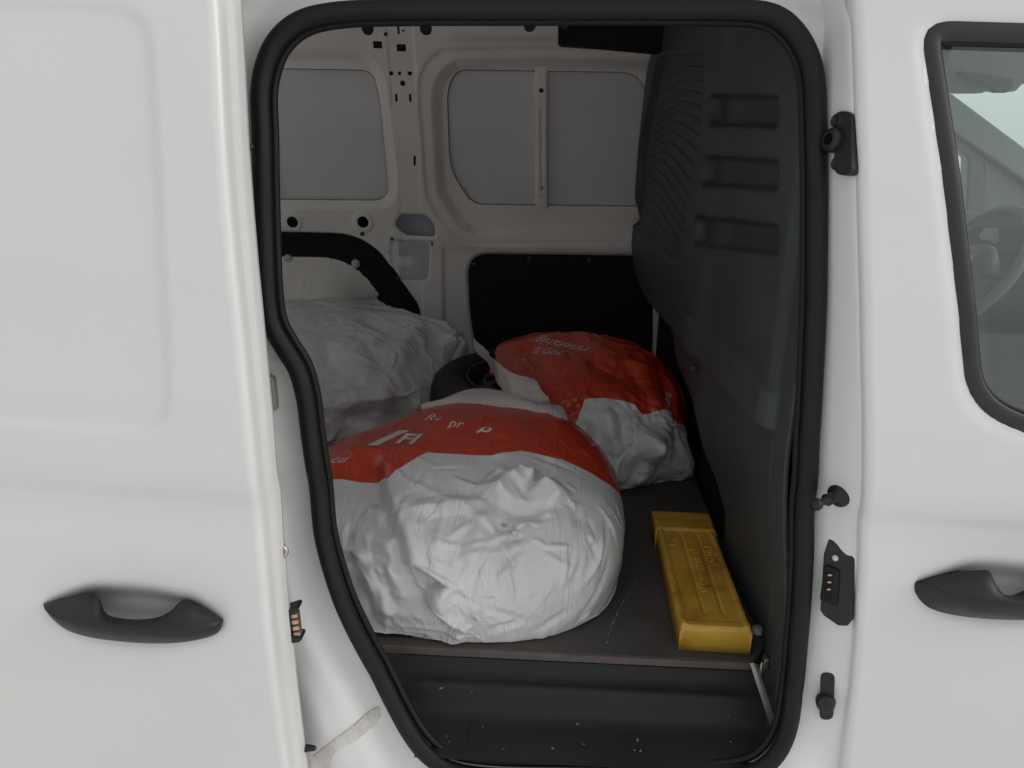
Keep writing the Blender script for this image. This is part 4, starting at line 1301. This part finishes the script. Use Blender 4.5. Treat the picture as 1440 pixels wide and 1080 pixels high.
# ---- right rear bag, open towards the left, over the wheel
S2 = Shape((.085, 2.03, .660), (.318, .340, .202), 2.3, (R(4), R(-2), 0))
V = ground_clip(S2.surf(N0)); n = normals(V, F0); bv = bvh_of(V, F0)
d = crumple(V, n, 41, .016, .004, .0006, .007, (.3, -.9, .2), 1.8)
d += fold(V, H(668, 480), H(790, 590), .035, .020) - fold(V, H(735, 480), H(780, 575), .05, .026)
d += fold(V, H(895, 505), H(930, 610), .045, .030) - fold(V, H(930, 520), H(940, 600), .03, .022)
d += fold(V, H(850, 665), H(905, 598), .045, .024) + fold(V, H(930, 612), H(960, 655), .04, .018)
q = seen_points(bv, 770, 965, 570, 685, 90, 14); d += thin_folds(V, q, np.tile(np.array([.35, -.5, .6]), (len(q), 1)), 15, (.003, .009), (.008, .016))
q = seen_points(bv, 690, 950, 465, 580, 70, 16); d += thin_folds(V, q, np.tile(np.array([.7, -.6, -.1]), (len(q), 1)), 17, (.002, .005), (.010, .018))
for (xa, ya, xb_, yb_) in ((905, 600, 890, 680), (880, 615, 940, 660), (915, 640, 960, 640), (830, 590, 800, 640), (935, 600, 962, 650), (850, 575, 862, 640), (780, 600, 830, 665), (840, 650, 880, 672)):
    d += fold(V, H(xa, ya), H(xb_, yb_), .026, .022)
corner = at_z(972, 662, .605); src_ = H(940, 652); far_ = np.exp(-((V - src_) ** 2).sum(1) / .075 ** 2)[:, None]
V = V + (corner - src_) * far_
V = ground_clip(V + n * d[:, None])
rb_px = [(600, 560), (745, 565), (790, 585), (808, 598), (822, 562), (850, 560), (890, 570), (903, 585), (945, 582), (958, 596), (985, 590)]
rb = np.array([H(x, y) for x, y in rb_px])
bx, by = rb[:, 0], rb[:, 1]; o = np.argsort(bx)
band = .6 * (V[:, 1] - np.interp(V[:, 0], bx[o], by[o])) + .8 * (V[:, 2] - np.interp(V[:, 0], bx[o], rb[o, 2])) + .004 * waves(V, 8, 9)
mo_px = [(664, 472), (676, 492), (690, 516), (702, 540), (718, 556), (742, 566), (766, 572), (800, 600)]
mo = np.array([H(x, y) for x, y in mo_px]); o = np.argsort(mo[:, 1])
mo = mo[o]
def keep2(c):
    lim = np.interp(c[:, 1], mo[:, 1], mo[:, 0]) + .006 * waves(c, 7, 5)
    lim = np.where(c[:, 1] < mo[0, 1], mo[0, 0] - (mo[0, 1] - c[:, 1]) * 3.5, lim)
    return c[:, 0] > lim
bag2, V2, F2 = make_bag('plastic_bag', V, F0, (.085, 2.03, FLOOR_Z), BAG, 'white and red plastic bag by the bulkhead, open over a black wheel', band, keep=keep2)
md = bag2.modifiers.new('solid', 'SOLIDIFY'); md.thickness = .0015
b2_ = bvh_of(V2, F2)
print_text('rinefähig', 790, 485, .034, R(148), bag2, b2_, INK, .15)
print_text('% Gbl.', 768, 493, .028, R(-28), bag2, b2_, PEN, .3, name='pen_writing')
print_text('I', 736, 506, .026, R(30), bag2, b2_, PEN, .1, name='pen_writing')
print_text('fähig', 938, 562, .018, R(75), bag2, b2_, INK, .1)
# rim of the bag's mouth: turned-down white film
def ribbon(name, top_px, bot_px, ztop, zbot, material, parent, seed, bulge=.02):
    nU, nV = 90, 26
    tp = smooth_loop(np.array([at_z(x, y, z) for (x, y), z in zip(top_px, ztop)]), False, 16)
    bt = smooth_loop(np.array([at_z(x, y, z) for (x, y), z in zip(bot_px, zbot)]), False, 16)
    def rs(c):
        s = np.r_[0, np.cumsum(np.linalg.norm(np.diff(c, axis=0), axis=1))]; t = np.linspace(0, s[-1], nU)
        return np.stack([np.interp(t, s, c[:, k]) for k in range(3)], -1)
    tp, bt = rs(tp), rs(bt)
    v = np.linspace(0, 1, nV)[None, :, None]
    G = tp[:, None, :] * (1 - v) + bt[:, None, :] * v
    G[..., 2] += bulge * np.sin(np.pi * v[..., 0]); G[..., 1] -= bulge * .6 * np.sin(np.pi * v[..., 0])
    Vv = G.reshape(-1, 3)
    idx = np.arange(nU * nV).reshape(nU, nV)
    Fq = np.stack([idx[:-1, :-1], idx[1:, :-1], idx[1:, 1:], idx[:-1, 1:]], -1).reshape(-1, 4)
    nn = normals(Vv, Fq)
    dd = crumple(Vv, nn, seed, .008, .005, .0014, .004, (1, 0, 0), 2.5)
    Vv = Vv + nn * dd[:, None]
    ob = add_obj(name, Vv, Fq, material, parent)
    md = ob.modifiers.new('solid', 'SOLIDIFY'); md.thickness = .0012
    return ob
ribbon('bag_rim', [(596, 574), (635, 558), (662, 550), (700, 552), (738, 566), (762, 573), (790, 572)], [(590, 584), (632, 584), (655, 592), (697, 600), (739, 602), (775, 606), (800, 610)],
       [.815, .835, .845, .85, .84, .83, .825], [.80, .80, .80, .80, .79, .79, .78], FLAP, bag2, 61, .014)
ribbon('bag_rim', [(664, 473), (683, 493), (700, 510), (722, 525), (752, 534), (768, 560)], [(668, 490), (690, 520), (703, 545), (725, 562), (752, 567), (772, 574)],
       [.862, .862, .865, .862, .855, .845], [.835, .825, .82, .82, .82, .82], FLAP, bag2, 67, .006)

# ---- left rear bag against the wheel arch
S3 = Shape((-.66, 2.19, .670), (.41, .36, .235), 2.3, (R(3), R(3), 0))
V = ground_clip(S3.surf(N0)); n = normals(V, F0); bv = bvh_of(V, F0)
tip = at_z(655, 468, .84)
far_ = np.exp(-((V - np.array([-.33, 2.28, .83])) ** 2).sum(1) / .11 ** 2)[:, None]
V = V + (tip - np.array([-.33, 2.28, .83])) * far_ * .9
n = normals(V, F0); bv = bvh_of(V, F0)
d = crumple(V, n, 91, .014, .0045, .0007, .010, (.9, -.2, -.3), 1.8)
d += radial(V, tip, (.6, -.5, .5), 3.0, 23, .02, .26, .010)
q = seen_points(bv, 400, 650, 430, 600, 120, 24); d += thin_folds(V, q, np.tile(np.array([.7, -.1, -.5]), (len(q), 1)), 25, (.002, .006), (.010, .020))
def Hs(px, py, dflt=.8):
    q = hit(bv, px, py)[0]; return q if q is not None else at_z(px, py, dflt)
d += fold(V, Hs(470, 572), Hs(560, 556), .035, .026) - fold(V, Hs(465, 592), Hs(585, 580), .05, .030)
d += fold(V, Hs(540, 520), Hs(600, 455), .05, .022) + fold(V, Hs(470, 470), Hs(520, 540), .05, .018) - fold(V, Hs(500, 445), Hs(560, 470), .05, .018)
V = ground_clip(V + n * d[:, None])
bag3, V3, F3 = make_bag('plastic_bag', V, F0, (-.66, 2.19, FLOOR_Z), BAGPLAIN, 'plain white crumpled plastic bag at the rear, against the wheel arch')

# ---- wheel lying in the right bag
wc = np.array([.0, 2.045, FLOOR_Z]); TW = .20
prof = [(.205, .030), (.222, .010), (.255, .003), (.290, .018), (.305, .045), (.310, .10), (.305, TW - .045), (.290, TW - .018), (.255, TW - .003), (.225, TW - .012), (.206, TW - .030)]
pr = smooth_loop(np.array(prof), False, 4)
wheel = thing('car_wheel', tuple(wc), 'black car wheel with slotted steel rim showing from the open bag', 'wheel')
lathe('tyre', pr, wc, (0, 0, 1), TYRE, wheel, 72, cap=False)
lathe('rim_flange', smooth_loop(np.array([(.205, .02), (.207, TW - .028), (.212, TW - .018), (.208, TW - .014), (.200, TW - .022), (.196, TW - .05), (.186, TW - .075)]), False, 4), wc, (0, 0, 1), RIM, wheel, 64, cap=False)
slots = [sd_box(wc[0] + .142 * math.cos(a), wc[1] + .142 * math.sin(a), .012, .024, .0115, a) for a in [2 * math.pi * k / 12 + .1 for k in range(12)]]
def disc_pos(U, V_):
    r = np.hypot(U - wc[0], V_ - wc[1])
    z = np.interp(r, [0, .03, .035, .07, .10, .125, .16, .19], [.125, .125, .118, .118, .150, .158, .150, .120])
    return U, V_, wc[2] + z + .020
sheet('rim_disc', (wc[0] - .19, wc[0] + .19), (wc[1] - .19, wc[1] + .19), .005, disc_pos, [lambda X, Y: .188 - np.hypot(X - wc[0], Y - wc[1])] + slots, RIM, wheel, solid=.004)

# ------------------------------------------------------------------ yellow warning-triangle box
c_nl, c_nr = at_z(952, 915, FLOOR_Z), at_z(1056, 920, FLOOR_Z)
f_l, f_r = at_z(916, 719, FLOOR_Z + .046), at_z(997, 722, FLOOR_Z + .046)
near_mid = (c_nl + c_nr) / 2; far_mid = (f_l + f_r) / 2
ax_l = far_mid - near_mid; ax_l[2] = 0; BL_ = np.linalg.norm(ax_l); ax_l /= BL_
ax_w = np.array([ax_l[1], -ax_l[0], 0.0])
BW = abs((c_nr - c_nl) @ ax_w); BH = .046
wbox = thing('warning_triangle_box', tuple(near_mid + ax_l * BL_ / 2), 'yellow plastic warning triangle box lying on the floor beside the bulkhead', 'box')
def bl_pt(a, w, z): return near_mid + ax_l * a + ax_w * w + np.array([0, 0, z])
def soft_box(name, a0, a1, hw, z0, z1, r, topf, material, parent, na=120, nw=60):
    """box of rounded plan with a moulded top: rings from the bottom edge over the top"""
    def pos(U, V_):
        da = np.minimum(U - a0, a1 - U); dw = hw - np.abs(V_)
        q = np.stack([np.clip(r - da, 0, r), np.clip(r - dw, 0, r)]); e = np.clip(np.sqrt((q ** 2).sum(0)) / r, 0, 1)
        z = z1 - r * (1 - np.sqrt(np.clip(1 - e ** 2, 0, 1))) + topf(U, V_) * (e < .6)
        X = near_mid[0] + ax_l[0] * U + ax_w[0] * V_; Y = near_mid[1] + ax_l[1] * U + ax_w[1] * V_
        return X, Y, FLOOR_Z + z
    top = None
    us = np.r_[a0, a0 + r * (1 - np.cos(np.linspace(0, np.pi / 2, 8)))[1:], np.linspace(a0 + r, a1 - r, na)[1:-1], a1 - r * (1 - np.cos(np.linspace(np.pi / 2, 0, 8)))[:-1], a1]
    vs = np.r_[-hw, -hw + r * (1 - np.cos(np.linspace(0, np.pi / 2, 8)))[1:], np.linspace(-hw + r, hw - r, nw)[1:-1], hw - r * (1 - np.cos(np.linspace(np.pi / 2, 0, 8)))[:-1], hw]
    U, V_ = np.meshgrid(us, vs, indexing='ij'); X, Y, Z = pos(U, V_)
    P = np.stack([X, Y, Z], -1); nu, nv = U.shape
    verts = list(P.reshape(-1, 3)); idx = np.arange(nu * nv).reshape(nu, nv)
    F = [tuple(f) for f in np.stack([idx[:-1, :-1], idx[:-1, 1:], idx[1:, 1:], idx[1:, :-1]], -1).reshape(-1, 4)]
    F = [f[::-1] for f in F]
    ringi = list(idx[:, 0]) + list(idx[-1, 1:]) + list(idx[-2::-1, -1]) + list(idx[0, -2:0:-1])
    base_i = len(verts)
    for i in ringi:
        v = verts[i].copy(); v[2] = FLOOR_Z + z0; verts.append(v)
    m_ = len(ringi)
    for k in range(m_):
        F.append((ringi[k], ringi[(k + 1) % m_], base_i + (k + 1) % m_, base_i + k))
    F.append(tuple(base_i + k for k in range(m_))[::-1])
    ob = add_obj(name, verts, F, material, parent)
    bm = bmesh.new(); bm.from_mesh(ob.data); bmesh.ops.recalc_face_normals(bm, faces=bm.faces); bm.to_mesh(ob.data); bm.free()
    return ob
hw = BW / 2 - .002
def top_body(U, V_):
    rim_ = .0025 * sst(np.abs(V_), hw - .014, hw - .010) + .0025 * sst(-U, -.022, -.016)
    groove = 0
    for w0 in (-.013, .019):
        groove = groove - .0022 * sst(-np.abs(V_ - w0), -.0045, -.001) * sst(U, .040, .046)
    return rim_ + groove
def top_cap(U, V_):
    s = U - (BL_ - .085)
    return -.0028 * np.exp(-((s - .055) / .004) ** 2) - .0028 * np.exp(-((s - .066) / .003) ** 2) + .002 * np.exp(-((s - .008) / .004) ** 2)
soft_box('body', 0, BL_ - .06, hw, .001, BH, .006, top_body, YELLOW, wbox)
soft_box('cap', BL_ - .085, BL_, hw + .003, .0005, BH + .003, .006, top_cap, YELLOW, wbox, 60, 50)
def emboss(body, a, w, size, name='embossed_text', shear=0.0):
    cu = bpy.data.curves.new('t', 'FONT'); cu.body = body; cu.size = size; cu.align_x = 'CENTER'; cu.align_y = 'CENTER'; cu.extrude = .0020; cu.bevel_depth = .0003; cu.resolution_u = 3
    tob = bpy.data.objects.new('t', cu); col.objects.link(tob); bpy.context.view_layer.update()
    me = bpy.data.meshes.new_from_object(tob.evaluated_get(bpy.context.evaluated_depsgraph_get()))
    bpy.data.objects.remove(tob); bpy.data.curves.remove(cu)
    p = bl_pt(a, w, BH + .0004)
    xm, ym = ax_l, -ax_w
    M_ = Matrix(((xm[0], ym[0], 0, 0), (xm[1], ym[1], 0, 0), (0, 0, 1, 0), (0, 0, 0, 1)))
    me.transform(M_); me.materials.clear(); me.materials.append(YELLOW)
    ob = bpy.data.objects.new(name, me); col.objects.link(ob); ob.location = Vector(p); set_parent(ob, wbox)
emboss('Warndreieck', .185, .003, .030)
emboss('afc 50 /', .235, .036, .024)
tri = [(-1, -.8), (1, 0), (-1, .8)]
tp_ = np.array([bl_pt(.285 + a * .014, -.034 + b2 * .016, BH + .0006) for a, b2 in tri])
tube('embossed_triangle', tp_, .0016, YELLOW, wbox, True, 6, frame_up=(0, 0, 1))
